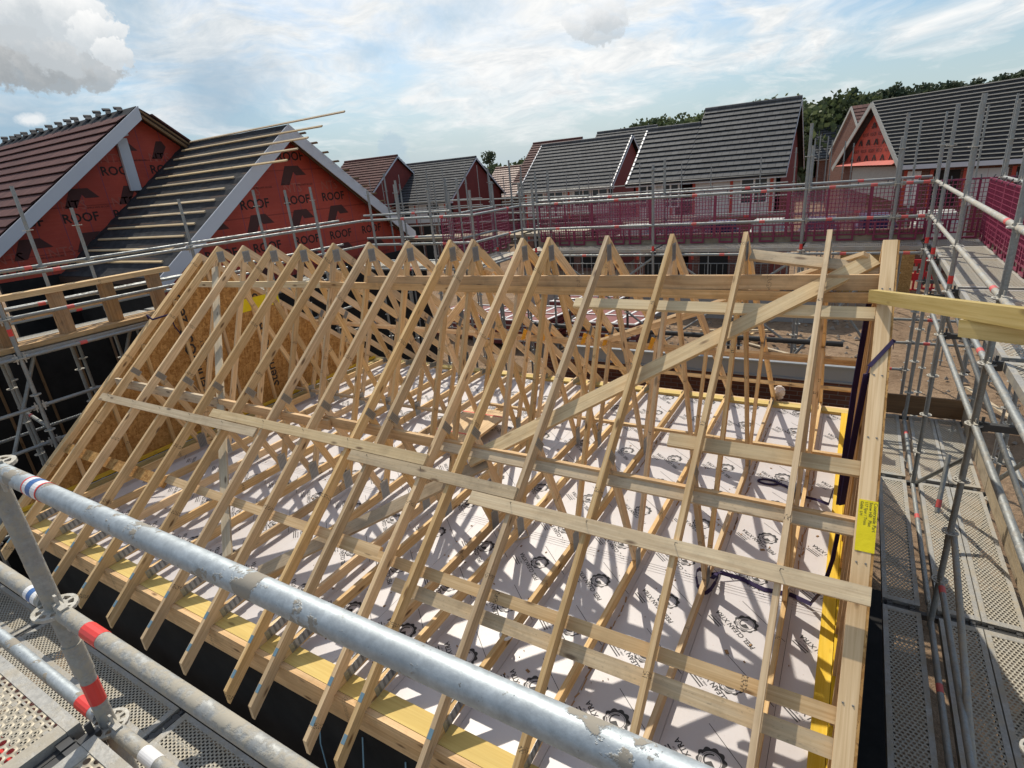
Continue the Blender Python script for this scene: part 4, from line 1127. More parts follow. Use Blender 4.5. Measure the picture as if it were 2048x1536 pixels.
mb = MB(); mb.path([(7.2, 9, -1.95), (7.1, 9, -2.3), (7.25, 9, -2.4), (8.2, 9, -2.25)], .018, 6); single('white_pipe', mb, M['whiteplastic'], 'thin bent white pipe in the yard beyond the ridge', 'pipe')
# stacks of red faced panels
for i, (x, y, n_) in enumerate(((-3.0, 14.0, 5), (.2, 15.0, 4), (-1.6, 17.2, 5), (-6.2, 14.5, 4))):
    o = thing('panel_stack', ['long stack of maroon wall panels with white edges, leftmost but one', 'stack of maroon wall panels with white edges nearest the bricks', 'stack of maroon panels farther back', 'leftmost stack of maroon panels'][i], 'panel stack', (x, y, G), 'stacks of maroon panels')
    mb = MB(); wb = MB()
    for k in range(n_):
        z = G + .15 + k * .20; mb.box(x - 1.35, x + 1.35, y - 1.2, y + 1.2, z, z + .15, 'x')
        for dy in (-1.2, 1.17): wb.box(x - 1.36, x + 1.36, y + dy - .01, y + dy + .04, z + .151, z + .19, 'x')
    z = G + .15 + n_ * .2 - .04
    for dx in (-1.3, -.45, .45, 1.3): wb.bar((x + dx, y - 1.2, z), (x + dx + .35, y + 1.2, z), .10, .03)
    for dy in (-1.15, 0, 1.15): wb.box(x - 1.34, x + 1.34, y + dy - .04, y + dy + .04, z + .016, z + .03, 'x')
    part('panel', mb, M['maroon'], o); part('white_batten', wb, M['white'], o)
o = thing('brick_pack', 'broken pack of orange bricks on the earth beyond the far eaves', 'brick pack', (5.6, 15.7, G))
for k in range(26):
    mb = MB(); x = 5.6 + random.uniform(-1.1, 1.1); y = 15.7 + random.uniform(-.5, .5); a = random.random() * 3; z = G + .04 + random.choice((0, .07, .14))
    mb.bar((x, y, z), (x + .21 * cos(a), y + .21 * sin(a), z), .10, .065); part('brick', mb, M['brick'] if k % 3 else M['pine'], o)
mb = MB(); mb.box(-6, 7.2, 18.6, 18.9, G, G + .85, 'x'); single('block_wall', mb, M['block'], 'long low grey block wall across the yard', 'wall')
mb = MB()
for x in [i * .25 - 5 for i in range(54)]: mb.tube((x, 20.2, G + .1), (x, 20.2, G + 2.0), .012, 5)
for z in (G + .1, G + 1.0, G + 2.0): mb.tube((-5, 20.2, z), (8.4, 20.2, z), .02, 6)
single('mesh_fence', mb, M['galv'], 'temporary wire fence behind the low block wall', 'fence')
for i, (x, y) in enumerate(((9.95, 24.6), (10.65, 25.0))):
    o = thing('plastic_barrier', f'red plastic barrier standing in the yard, {["left", "right"][i]} one of the pair', 'barrier', (x, y, G))
    zb = G
    mb = MB(); mb.box(x, x + .62, y, y + .12, zb, zb + .12, 'x'); mb.box(x, x + .62, y, y + .12, zb + 1.25, zb + 1.4, 'x')
    for k in range(4): mb.box(x + k * .18, x + k * .18 + .08, y + .005, y + .115, zb + .12, zb + 1.25, 'z')
    mb.box(x + .081, x + .54, y + .012, y + .108, zb + .5, zb + .8, 'x'); part('body', mb, M['redplastic'], o)
    mb = MB(); mb.box(x + .15, x + .45, y - .008, y - .001, zb + .95, zb + 1.12, 'x'); part('white_panel', mb, M['concrete'], o)
o = thing('hoarding', 'brown strand board hoarding far behind under the far walkway at the right', 'hoarding', (8.6, 24, G)); mb = MB(); mb.box(7.5, 10.2, 24, 24.08, G, -3.55, 'x'); part('board', mb, M['osb'], o); mb = MB(); mb.box(7.45, 10.25, 23.97, 24.1, -3.548, -3.45, 'x'); part('top_rail', mb, M['lath'], o)

for i, (x, y, zt) in enumerate(((8.55, 7.6, -1.2), (9.35, 7.6, -1.2), (10.6, 2.0, -1.4), (10.6, 4.6, -1.4), (10.6, 7.2, -1.3), (8.6, 6.9, -1.9), (10.6, -.6, -1.6))):
    standard(x, y, G, zt, f'low scaffold standard in the right yard, {ORD[i]}', n=8)
for i, (p, q) in enumerate((((10.6, -.6, -1.9), (10.6, 7.2, -1.9)), ((10.6, -.6, -2.9), (10.6, 7.2, -2.9)), ((9.72, 2.76, -1.5), (10.6, 4.6, -3.6)), ((8.6, 6.9, -2.1), (10.6, 7.2, -2.1)), ((8.945, 4.83, -1.1), (9.72, 5.9, -3.0)), ((9.72, .19, -1.2), (9.72, 2.76, -3.3)))):
    rail(p, q, f'tube in the scaffold below the right walkway, {ORD[i]}', tape=(.4,) if i < 3 else (), heads=False, n=8)
for i, (x0_, x1_) in enumerate(((2.06, 4.63), (4.63, 7.20), (7.20, 8.47))):
    rail((x0_, 5.95, -3.0), (x1_, 5.95, -1.15), f'diagonal brace under the far walkway, {ORD[i]} from the left', heads=False, n=8)
    rail((x1_, 6.6, -3.0), (x0_, 6.6, -1.15), f'rear diagonal brace under the far walkway, {ORD[i]} from the left', heads=False, n=8)
    rail((x0_, 6.62, -2.2), (x1_, 6.62, -2.2), f'rear ledger under the far walkway, {ORD[i]} from the left', heads=False, n=8)

for k, (a_, b_) in enumerate(((-4.9, -2.38), (-2.36, .17), (.21, 2.74))):
    for j in (0, 1, 2): plank(-2.45 - .325 * j, -2.135 - .325 * j, a_, b_, -1.12, f'perforated plank against the neighbouring house, {ORD[k]} bay from the near eaves, {["inner", "middle", "outer"][j]} one', 'planks beside the neighbouring house')
for i, (p, q) in enumerate((((-2.1, -4.9, -.55), (-2.1, 2.7, -.55)), ((-3.2, -4.9, -.9), (-3.2, 2.7, -.9)), ((-2.4, -4.5, -2.4), (-2.4, 1.5, -2.4)), ((-2.4, -4.5, -3.4), (-2.4, 1.5, -3.4)), ((-1.0, -4.5, -3.2), (-1.0, 1.5, -3.2)), ((-1.0, -2.38, -2.0), (-2.4, -2.2, -2.0)), ((-1.0, .19, -2.4), (-2.4, .6, -2.4)))):
    rail(p, q, f'tube in the shaded scaffold beside the neighbouring house, {ORD[i]}', tape=(.55,), heads=False, n=8)
for i in range(9):
    x = -3.9 + .05 * (i % 2); y = -4.4 + i * .62
    mb = MB(); mb.box(-4.09, -4.07, y, y + .04, G, -1.4, 'z'); single('wall_batten', mb, M['lath'], f'dark batten on the shaded neighbouring wall, {ORD[i]} from the left', 'batten', group='battens on the neighbouring wall')
mb = MB()
rn = random.Random(11)
for k in range(900):
    if k < 500: x, y = rn.uniform(9.9, 16), rn.uniform(-1, 24)
    else: x, y = rn.uniform(-3, 9), rn.uniform(12.5, 20)
    s = rn.choice((.03, .04, .05, .06, .09)) * rn.uniform(.7, 1.5); z = gz(x, y)
    P = [Vector((rn.gauss(0, 1), rn.gauss(0, 1), rn.gauss(0, .7))).normalized() * s for q in range(6)]
    c0_ = Vector((x, y, z + s * .3)); t_ = c0_ + Vector((0, 0, s)); bt = c0_ - Vector((0, 0, s))
    ring = [c0_ + Vector((s * cos(q * 1.2566) * rn.uniform(.7, 1.3), s * sin(q * 1.2566) * rn.uniform(.7, 1.3), rn.uniform(-.3, .3) * s)) for q in range(5)]
    for q in range(5): mb.face([ring[q], ring[(q + 1) % 5], t_], [(0, 0)] * 3)
o = single('rubble', mb, M['rubble'], 'scattered stones and rubble on the bare earth of the yard', 'rubble'); o['kind'] = 'stuff'
for i, (x, y, L_, an) in enumerate(((11.2, 5.5, 2.4, .4), (11.8, 9.5, 3.0, 1.9), (3.2, 16.5, 2.6, .2), (6.8, 14.2, 2.0, 2.6), (12.5, 14, 3.0, .9))):
    mb = MB(); mb.bar((x, y, gz(x, y) + .06), (x + L_ * cos(an), y + L_ * sin(an), gz(x, y) + .08), .12, .05); single('loose_timber', mb, M['grey'], f'loose timber lying on the bare earth, {ORD[i]} from the near side', 'timber', group='loose timbers in the yard')
# ================================================================ houses
def roof_quad(mb, TL, TR, BR, BL, n, lift=.035):
    """tile courses between four corners (top left, top right, bottom right, bottom left seen from outside)"""
    TL, TR, BR, BL = map(Vector, (TL, TR, BR, BL)); nrm = (TR - TL).cross(BL - TL).normalized()
    if nrm.z < 0: nrm = -nrm
    L = (TR - TL).length; S = (BL - TL).length
    for i in range(n):
        a, b = i / n, (i + 1) / n
        p = [TL.lerp(BL, a), TR.lerp(BR, a), TR.lerp(BR, b) + nrm * lift, TL.lerp(BL, b) + nrm * lift]
        v0, v1 = (i * .32 + .01), (i + 1) * .32 - .01
        mb.face([p[0], p[3], p[2], p[1]], [(0, v0), (0, v1), (L, v1), (L, v0)])
        q = [TL.lerp(BL, b), TR.lerp(BR, b)]
        u_ = [p[3] - nrm * .022, p[2] - nrm * .022]
        mb.face([p[3], u_[0], u_[1], p[2]], [(.01, v1), (.01, v1), (.02, v1), (.02, v1)])
        mb.cur = 1; mb.face([x_ - nrm * .035 for x_ in (p[0], q[0], q[1], p[1])], [(0, 0)] * 4); mb.cur = 0
        for s in (0, 1):
            e = (p[0], p[3], q[0]) if s == 0 else (p[1], q[1], p[2])
            mb.face(e, [(.01, v0)] * 3)


M['tile'] = [M['tile'], M['blackmem']]; M['redtile'] = [M['redtile'], M['blackmem']]; M['palered'] = [M['palered'], M['blackmem']]


def clipped(mb, yc, zr, m, marg):
    keep = [k for k, f in enumerate(mb.f) if all(mb.v[i][2] < zr - m * abs(mb.v[i][1] - yc) - marg for i in f)]
    r = MB()
    for k in keep: r.face([mb.v[i] for i in mb.f[k]], [(0, 0)] * len(mb.f[k]))
    return r


def gable_print(o, x, yc, zr, m, rows, logos, size=.31, marg=.38, sgn=1):
    ux = (0, sgn, 0); uz = (0, 0, 1)
    t1 = MB(); t2 = MB()
    for z, ys in rows:
        for y in ys:
            t_ = MB(); text_faces(t_, 'ROOF', size, (x, y, z), ux, uz, .003, bold=.022)
            c_ = clipped(t_, yc, zr, m, marg)
            if c_.f: part('lettering', c_, M['textblack'], o)
            t_ = MB(); text_faces(t_, 'NTS', size * 1.05, (x, y + .05, z + .30), ux, uz, .003)
            c_ = clipped(t_, yc, zr, m, marg)
            if c_.f: part('pale_lettering', c_, M['textpale'], o)
    for z, ys in logos:
        for y in ys:
            # arch emblem made of two leaning strokes
            t3 = MB()
            for poly in ([(-.42, -.26), (-.14, -.26), (.06, .05), (-.02, .20), (-.18, .20)], [(-.02, .20), (.06, .05), (.12, -.04), (.46, -.04), (.24, .20)]):
                flat_poly(t3, poly, (x, y, z), ux, uz, .003)
            c_ = clipped(t3, yc, zr, m, marg)
            if c_.f: part('emblem', c_, M['logo'], o)
            text_faces(t1, 'SIMPLE SAFE SECURE', .062, (x, y + .06, z - .30), ux, uz, .003)
    for nm_, t, m_ in (('small_lettering', t1, M['textblack']),):
        c_ = clipped(t, yc, zr, m, marg)
        if c_.f: part(nm_, c_, m_, o)


def house(label, x0, x1, yc, zr, wd, tile, m=.735, gable='darkred', wall='whiteboard', ground=G, verge=None, left_gable=False, win=(), nc=None, depth=.22, barge='upvc', rec=.25, group='houses under construction', red=True):
    ze = zr - m * wd
    o = thing('house', label, 'house', ((x0 + x1) / 2, yc, ground), group)
    n = nc or max(4, int(wd * sqrt(1 + m * m) / .33))
    mb = MB(); roof_quad(mb, (x0, yc, zr), (x1, yc, zr), (x1, yc - wd, ze), (x0, yc - wd, ze), n, .055); part('roof_slope', mb, M[tile], o)
    mb = MB(); roof_quad(mb, (x1, yc, zr), (x0, yc, zr), (x0, yc + wd, ze), (x1, yc + wd, ze), n); part('roof_slope', mb, M[tile], o)
    mb = MB(); mb.tube((x0, yc, zr + .01), (x1, yc, zr + .01), .10, 8); part('ridge_tiles', mb, M[tile], o)
    wi = wd - .4; zw = zr - m * wi - .12
    mb = MB()
    zl = zw - 1.75
    mb.box(x0 + rec, x1 - rec, yc - wi, yc - wi + .2, zl, zw, 'x'); part('wall', mb, M[wall], o)
    mb = MB(); mb.box(x0 + rec, x1 - rec, yc - wi + .004, yc - wi + .2, ground, zl - .001, 'x'); part('lower_wall', mb, M['brick'], o)
    mb = MB(); mb.box(x0 + rec, x1 - rec, yc + wi - .2, yc + wi, ground, zw, 'x'); part('wall', mb, M[wall], o)
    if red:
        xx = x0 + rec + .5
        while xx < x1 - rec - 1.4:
            mb = MB(); mb.box(xx, xx + 1.2, yc - wi - .02, yc - wi + .003, ground + .2, zl - .25, 'x'); part('painted_opening', mb, M['darkinside'], o); xx += 1.7  # black panels on the wall paint the unlit inside of openings
    gs = [x1 - rec] + ([x0 + rec] if left_gable else [x0 + rec])
    for k, xg in enumerate(gs):
        a, b = (xg - .15, xg) if k == 0 else (xg, xg + .15)
        mb = MB(); mb.prism([(yc - wi, ground), (yc + wi, ground), (yc + wi, zw), (yc, zr - .12), (yc - wi, zw)], a, b, (1, 0)); part('gable_wall', mb, M[gable], o)
    for s in (-1, 1):
        for xa in (x0, x1):
            mb = MB(); a = xa - .012 if xa == x1 else xa - .012
            mb.prism([(yc, zr - .015), (yc + s * wd, ze - .015), (yc + s * wd, ze - .015 - depth), (yc, zr - .015 - depth)], a, a + .024, (s, -m)); part('barge_board', mb, M[barge], o)
    mb = MB(); mb.box(x0 + .02, x1 - .02, yc - wd + .02, yc - wi - .001, ze - .16, ze - .01, 'x'); part('fascia', mb, M[barge], o)
    mb = MB(); mb.tube((x0, yc - wd - .05, ze - .04), (x1, yc - wd - .05, ze - .04), .055, 8); part('gutter', mb, M['pipe'], o)
    if red:
        mb = MB()
        for xx in [x0 + rec + .1 + k * 1.55 for k in range(int((x1 - x0) / 1.55) + 1)]:
            if xx < x1 - rec: mb.box(xx, xx + .12, yc - wi - .012, yc - wi - .004, ground + 2, zw, 'z')
        mb.box(x0 + rec, x1 - rec, yc - wi - .016, yc - wi - .013, zw - .18, zw - .02, 'x'); part('red_strip', mb, M['redmem'], o)
    for (wx, ww) in win:
        f = MB(); z1 = zw - .22; z0_ = z1 - 1.1; y = yc - wi
        f.box(wx, wx + ww, y - .05, y + .01, z1 - .07, z1, 'x'); f.box(wx, wx + ww, y - .05, y + .01, z0_, z0_ + .07, 'x')
        for xx in (wx, wx + ww / 2 - .035, wx + ww - .07): f.box(xx, xx + .07, y - .055, y + .012, z0_ + .071, z1 - .071, 'z')
        fo = part('window', f, M['white'], o)
        pn = MB(); pn.box(wx + .071, wx + ww - .071, y - .03, y - .024, z0_ + .071, z1 - .071, 'x'); part('pane', pn, M['glass'], fo)
    if verge:
        S = wd * sqrt(1 + m * m); k = 0; dl_ = Vector((0, -1, -m)).normalized()
        for xv in verge:
            p = 0; mb = MB()
            while p < S - .1:
                a = Vector((xv, yc, zr + .05)) + dl_ * p; mb.bar(a, a + dl_ * .22, .07, .05, (0, -m, 1)); p += .31
            part('verge_trim', mb, M['white'], o)
    return o


# L2: neighbour with felted roof and counter battens
m = .735
xa, xb, yc, zr, wd = -9.2, -4.5, 5.54, 2.26, 4.15
ze = zr - m * wd
L2 = thing('house', 'neighbouring house with red gable and a felted roof striped with loose battens', 'house', (-6.8, yc, G), 'houses under construction')
for s in (-1, 1):
    mb = MB(); N = 26
    nrm = Vector((0, s * m, 1)).normalized()
    for i in range(N):     # felt sags a little between battens
        for j in range(10):
            def P(u, v):
                y = yc + s * wd * v; z = zr - m * wd * v; x = xa + (xb - .05 - xa) * u
                return Vector((x, y, z)) + nrm * (-.018 * abs(sin(v * pi * 13)) - .012 * random.Random(int(u * 1000) * 31 + int(v * 1000)).random())
            q = [P(j / 10, i / N), P((j + 1) / 10, i / N), P((j + 1) / 10, (i + 1) / N), P(j / 10, (i + 1) / N)]
            if s < 0: q = q[::-1]
            mb.face(q, [(0, 0)] * 4)
    part('roof_felt', mb, M['roofmem'], L2, smooth=False)
    mb = MB(); mb.prism([(yc, zr - .03), (yc + s * wd, ze - .03), (yc + s * wd, ze - .16), (yc, zr - .16)], xa, xb - .03, (s, -m)); part('soffit', mb, M['soffit'], L2)
    mb = MB(); mb.prism([(yc, zr), (yc + s * (wd + .1), ze - .07), (yc + s * (wd + .1), ze - .07 - .34), (yc, zr - .36)], xb - .03, xb, (s, -m)); part('barge_board', mb, M['upvc'], L2)
    mb = MB(); mb.prism([(yc, zr - .17), (yc + s * (wd - .35), zr - .17 - m * (wd - .35)), (yc + s * (wd - .35), zr - .30 - m * (wd - .35)), (yc, zr - .30)], xb - .24, xb - .19, (s, -m)); part('ladder_rail', mb, M['lath'], L2)
ends = [-2.516, -3.0, -3.16, -3.22, -3.27] + [-4.86] * 20
for i in range(13):
    y = 5.53 - .315 * i; z = zr - m * (yc - y); nrm = Vector((0, -m, 1)).normalized()
    a = Vector((-8.75 + .02 * (i % 3), y, z)) + nrm * .022; b = Vector((ends[i], y + (.02 if i < 2 else 0), z + (.03 if i == 0 else 0))) + nrm * .022
    mb = MB(); mb.bar(a, b, .05, .028, nrm); part('batten', mb, M['batten'], L2)
    if 0 < i < 12:
        yy = yc + .315 * i; mb = MB(); n2_ = Vector((0, m, 1)).normalized(); mb.bar(Vector((-8.75, yy, zr - m * (yy - yc))) + n2_ * .022, Vector((xb + .18, yy, zr - m * (yy - yc))) + n2_ * .022, .05, .028, n2_); part('batten', mb, M['lath'], L2)
gx = -4.95
mb = MB(); wi = wd - .15
mb.prism([(yc - wi, G), (yc + wi, G), (yc + wi, zr - .16 - m * wi), (yc, zr - .16), (yc - wi, zr - .16 - m * wi)], gx - .12, gx, (1, 0)); part('gable_wall', mb, M['redmem'], L2)
mb = MB(); mb.box(-9, gx - .13, yc - wi, yc - wi + .15, G, zr - .17 - m * wi, 'x'); part('wall', mb, M['blackmem'], L2)
cen = [2.87, 4.12, 5.40, 6.65, 7.90]
_y = lambda v: -5 + (v + 5) * 1.028
_z = lambda v: .6 + (v - .6) * 1.028
cen = [_y(q) for q in cen]
gable_print(L2, gx, yc, zr - .16, m, [(_z(z), [_y(q) for q in ys_]) for z, ys_ in [(1.42, [5.05]), (.37, [3.72, 4.99, 6.23, 7.5]), (-.65, [1.3, 2.55, 3.80, 5.05, 6.25, 7.49, 8.7]), (-1.7, [1.9, 3.1, 4.4])]], [(_z(z), cen) for z in (1.10, .03, -1.0)], marg=.06)
# L1: farther neighbour, brown-red tiles
xa, xb, yc, zr, wd = -17.5, -8.75, 4.35, 3.13, 4.3
ze = zr - m * wd
L1 = thing('house', 'leftmost house with brown red tiles and loose ridge clips, red gable behind the felted roof', 'house', (-13, yc, G), 'houses under construction')
mb = MB(); roof_quad(mb, (xa, yc - .25, zr + .03 - .25 * m), (xb - .16, yc - .25, zr + .03 - .25 * m), (xb - .16, yc - wd, ze + .03), (xa, yc - wd, ze + .03), 13, .045); part('roof_slope', mb, M['redtile'], L1)
mb = MB(); roof_quad(mb, (xb - .1, yc, zr + .02), (xa, yc, zr + .02), (xa, yc + wd, ze + .02), (xb - .1, yc + wd, ze + .02), 13, .045); part('roof_slope', mb, M['redtile'], L1)
mb = MB(); mb.prism([(yc, zr + .0), (yc - .30, zr - .30 * m), (yc - .30, zr - .30 * m + .035), (yc, zr + .035)], xa, xb - .1, (1, 0)); part('ridge_roll', mb, M['roofmem'], L1)
x = xb - .70
while x > xa + .2:
    h = random.uniform(.06, .13); q_ = random.uniform(-.04, .04); mb = MB()
    mb.bar((x, yc - .14, zr - .02), (x - .20, yc - .02 + q_, zr + h), .13, .018, (.3, 0, 1)); mb.bar((x - .16, yc - .07 + q_, zr + h - .03), (x - .34, yc + q_, zr + h + .035), .19, .045, (.1, 0, 1)); mb.bar((x - .02, yc - .17, zr - .09), (x + .10, yc - .12, zr - .02), .05, .018)
    part('ridge_clip', mb, M['roofmem'], L1); x -= random.uniform(.46, .66)
for s in (-1, 1):
    mb = MB(); mb.prism([(yc, zr - .02), (yc + s * wd, ze - .02), (yc + s * wd, ze - .14), (yc, zr - .14)], xa, xb - .03, (s, -m)); part('soffit', mb, M['soffit'], L1)
mb = MB(); mb.prism([(yc, zr + .03), (yc - wd - .1, ze - .07 + .03), (yc - wd - .1, ze - .07 - .30), (yc, zr - .30)], xb - .03, xb, (-1, -m)); part('barge_board', mb, M['upvc'], L1)
mb = MB(); mb.prism([(yc - .01, zr - .05), (yc + wd, ze - .05), (yc + wd, ze - .10), (yc - .01, zr - .10)], xb - .08, xb, (1, -m)); mb.prism([(yc - .01, zr - .16), (yc + wd, ze - .16), (yc + wd, ze - .24), (yc - .01, zr - .24)], xb - .09, xb - .02, (1, -m)); part('verge_batten', mb, M['lath'], L1)
mb = MB(); mb.prism([(yc + .30, zr - .28 * m), (yc + 1.35, zr - 1.33 * m), (yc + 1.35, zr - 1.33 * m + .05), (yc + .3, zr - .28 * m + .05)], xb - .1, xb + .02, (1, -m)); part('loose_tiles', mb, M['redtile'], L1)
gx = -9.15; wi = wd - .15
mb = MB(); mb.prism([(yc - wi, G), (yc + wi, G), (yc + wi, -.75), (yc - wi, -.75)], gx - .13, gx - .002, (1, 0)); part('lower_wall', mb, M['blackmem'], L1)  # shade on the lower gable is painted as black
mb = MB(); mb.prism([(yc - wi, -.749), (yc + wi, -.749), (yc + wi, zr - .15 - m * wi), (yc, zr - .15), (yc - wi, zr - .15 - m * wi)], gx - .12, gx, (1, 0)); part('gable_wall', mb, M['redmem'], L1)
gable_print(L1, gx, yc, zr - .15, m, [(1.50, [3.12, 4.4]), (.42, [.65, 1.90, 3.1]), (-.65, [.2, 1.3])], [(2.13, [3.75, 4.95]), (1.02, [2.45, 3.75]), (-.05, [1.05, 2.4])], marg=.12)
mb = MB(); mb.box(gx + .03, gx + .05, 3.72, 4.0, 1.08, 2.40, 'z'); mb.box(gx + .03, gx + .12, 3.69, 3.72, 1.08, 2.40, 'z'); mb.bar((gx + .04, 3.69, 2.41), (gx + .04, 4.06, 2.50), .04, .06)
part('loose_fascia', mb, M['upvc'], L1)
# the others
house('far left house with brown red tiles and white trimmed gable behind the red gable', -31.8, -25.63, 33.9, 2.9, 4.6, 'redtile', verge=None, depth=.15, left_gable=True)
house('far left house with grey tiles, white trimmed red gable and dark windows', -27.3, -19.8, 36.9, 2.22, 4.3, 'tile', win=((-25.8, 1.5), (-22.6, 1.4)), depth=.15)
house('middle house with grey tiles and white dashed verges', -11.46, -4.87, 32.6, 2.28, 3.85, 'tile', win=((-10.7, 1.0), (-9.5, 1.2), (-7.6, 1.3), (-6.5, 1.2)), verge=(-11.4, -4.93), depth=.12)
house('low left wing of the tallest grey tiled house with white dashed verge', -1.24, 1.29, 23.95, 2.02, 3.1, 'tile', win=((-.75, .8), (.3, .8)), verge=(-1.18,), depth=.12)
house('tallest grey tiled house in the middle right with a plain red gable end', 1.30, 5.36, 24.78, 2.62, 3.93, 'tile', win=((3.6, 1.1),), depth=.14)
house('house with pale red tiles behind the middle grey roof, left one', -23.0, -19.0, 45, 1.3, 3.5, 'palered', red=False, gable='brick', wall='brick')
house('brown red tiled house behind the middle grey roof', -18.7, -13.74, 45, 3.1, 4.4, 'redtile', red=False, gable='brick', wall='brick')
house('dark grey roofed house glimpsed between the two big grey roofs', -10.3, -5.54, 40, 3.05, 4.2, 'tile', red=False, gable='brick', wall='brick')
house('small brick house with white verge far behind at the right of the tall roof', 3.95, 8.0, 57, 2.1, 3.4, 'tile', red=False, gable='brick', wall='brick', left_gable=True, depth=.2)
# right house: oblique front gable with red membrane, battened roof behind
FR = thing('house', 'right house with oblique red gable and a dark roof ruled with pale battens', 'house', (9.5, 33, G), 'houses under construction')
A = Vector((7.98, 34.0, 2.6)); BL = Vector((6.25, 38.0, -.73)); BR = Vector((9.48, 30.2, -.63)); EE = Vector((15.6, 26.2, -.60)); RE = A + (EE - BR)
nrm = (RE - A).cross(BR - A).normalized(); nrm = nrm if nrm.z > 0 else -nrm
mb = MB(); mb.face([A, BR, EE, RE], [(0, 0)] * 4); mb.face([A - nrm * .14, RE - nrm * .14, EE - nrm * .14, BR - nrm * .14], [(0, 0)] * 4)
mb.face([BR, BR - nrm * .14, EE - nrm * .14, EE], [(0, 0)] * 4); part('roof_felt', mb, M['roofmem'], FR)
R2E = RE + Vector((.5, 4, -3)); mb = MB(); mb.face([A, RE, R2E, BL], [(0, 0)] * 4); part('roof_felt', mb, M['roofmem'], FR)
for i in range(19):
    f = (i + .15) / 18.6; mb = MB(); mb.bar(A.lerp(BR, f) + nrm * .03, RE.lerp(EE, f) + nrm * .03, .045, .03, nrm); part('batten', mb, M['deadbatten'], FR)
pv = (BR - BL).normalized(); gn = pv.cross(Vector((0, 0, 1))).normalized()
gn = gn if gn.y < 0 else -gn
mb = MB()
def slab(mb, pts, t):
    a = [p + gn * 0 for p in pts]; b = [p - gn * t for p in pts]; L = (pts[1] - pts[0]).length
    mb.face(a, [((p - pts[0]).dot(pv), p.z) for p in pts]); mb.face(b[::-1], [(0, 0)] * len(pts))
    for i in range(len(pts)):
        j = (i + 1) % len(pts); mb.face([a[j], a[i], b[i], b[j]], [(0, 0), (L, 0), (L, .1), (0, .1)])
ins = gn * -.35
c1 = BL.lerp(BR, .07); c2 = BL.lerp(BR, .93); top = A - Vector((0, 0, .3))
hz = -.25
slab(mb, [c1.lerp(top, .08) + ins, c2.lerp(top, .08) + ins, top + ins], .1); part('gable_wall', mb, M['redmem'], FR)
mb = MB(); slab(mb, [Vector((c1.x, c1.y, G)) + ins, Vector((c2.x, c2.y, G)) + ins, c2.lerp(top, .075) + ins, c1.lerp(top, .075) + ins], .1); part('wall', mb, M['brick'], FR)
mb = MB(); slab(mb, [Vector((c1.x, c1.y, -2.4)).lerp(c2, .22) + gn * -.33, Vector((c2.x, c2.y, -2.4)) + gn * -.33, c2 + gn * -.33 - Vector((0, 0, .05)), c1.lerp(c2, .22) + gn * -.33 - Vector((0, 0, .05))], .02); part('grey_board', mb, M['concrete'], FR)
mb = MB(); slab(mb, [c1.lerp(top, .02) + gn * .1, c2.lerp(top, .02) + gn * .1, c2.lerp(top, .085) + ins * .9, c1.lerp(top, .085) + ins * .9], .02); part('sloping_flashing', mb, M['redmem'], FR)
for e in (BL, BR):
    mb = MB(); d_ = (e - A).normalized(); q0 = A + d_ * 0; mb.bar(q0 - Vector((0, 0, .12)) + gn * .02, e - Vector((0, 0, .12)) + gn * .02, .05, .26, Vector((0, 0, 1))); part('barge_board', mb, M['concrete'], FR)
mb = MB(); mb.bar(BR - Vector((0, 0, .10)), EE - Vector((0, 0, .10)), .03, .2); part('fascia', mb, M['upvc'], FR)
mb = MB()
for r_, (f0, cnt) in enumerate(((.70, 1), (.56, 3), (.42, 4), (.28, 5), (.15, 6))):
    cc = c1.lerp(c2, .5); h = c1.z + (top.z - c1.z) * f0
    for k in range(cnt):
        w_ = (k - (cnt - 1) / 2) * .95
        P_ = Vector((cc.x, cc.y, h)) + pv * w_ + ins + gn * .004
        if r_ % 2 == 0: flat_poly(mb, [(-.25, -.14), (-.05, .16), (.1, .16), (.3, -.14), (.12, -.14), (.02, .05), (-.1, -.14)], P_, pv, (0, 0, 1), .004)
        else: text_faces(mb, 'ROOF', .26, P_ - pv * .3 - Vector((0, 0, .1)), pv, (0, 0, 1), .004)
part('lettering', mb, M['textblack'], FR)
w2 = BR + (EE - BR) * .03 - nrm * .2
mb = MB(); dE = (EE - BR); a = Vector((BR.x + .2, BR.y + .5, 0)); b = Vector((EE.x, EE.y + .5, 0))
mb.bar((a.x, a.y, (G - .75) / 2), (b.x, b.y, (G - .75) / 2), .15, abs(G + .75)); part('wall', mb, M['brick'], FR)
for k, (f0, f1, m_) in enumerate(((.03, .12, 'white'), (.20, .36, 'darkinside'), (.40, .62, 'whiteboard'), (.66, .74, 'darkinside'), (.78, .95, 'whiteboard'))):
    q0 = a.lerp(b, f0); q1 = a.lerp(b, f1); mb = MB(); off = Vector((0, -.09, 0)); mb.bar(Vector((q0.x, q0.y, -1.75)) + off, Vector((q1.x, q1.y, -1.75)) + off, .02, 1.6); part('painted_wall_opening' if m_ == 'darkinside' else 'insulation_board', mb, M[m_], FR)  # openings are flat black panels, their shade put into the colour
    mb = MB(); mb.bar(Vector((q0.x, q0.y, -1.75)) + off * .9, q0 + Vector((-.15, 0, -1.75)) + off * .9, .02, 1.7); part('red_strip', mb, M['redmem'], FR)
FR2 = thing('house', 'brick house with weathered red tiles partly hidden behind the battened roof', 'house', (9, 47, G), 'houses under construction')
A2 = Vector((6.75, 46.0, 3.08)); BR2 = Vector((7.9, 42.4, .25)); BL2 = Vector((5.45, 50.0, .05)); RE2 = Vector((17.5, 44.5, 3.2)); EE2 = Vector((18.6, 40.9, .25))
mb = MB(); roof_quad(mb, A2, RE2, EE2, BR2, 12); part('roof_slope', mb, M['redtile'], FR2)
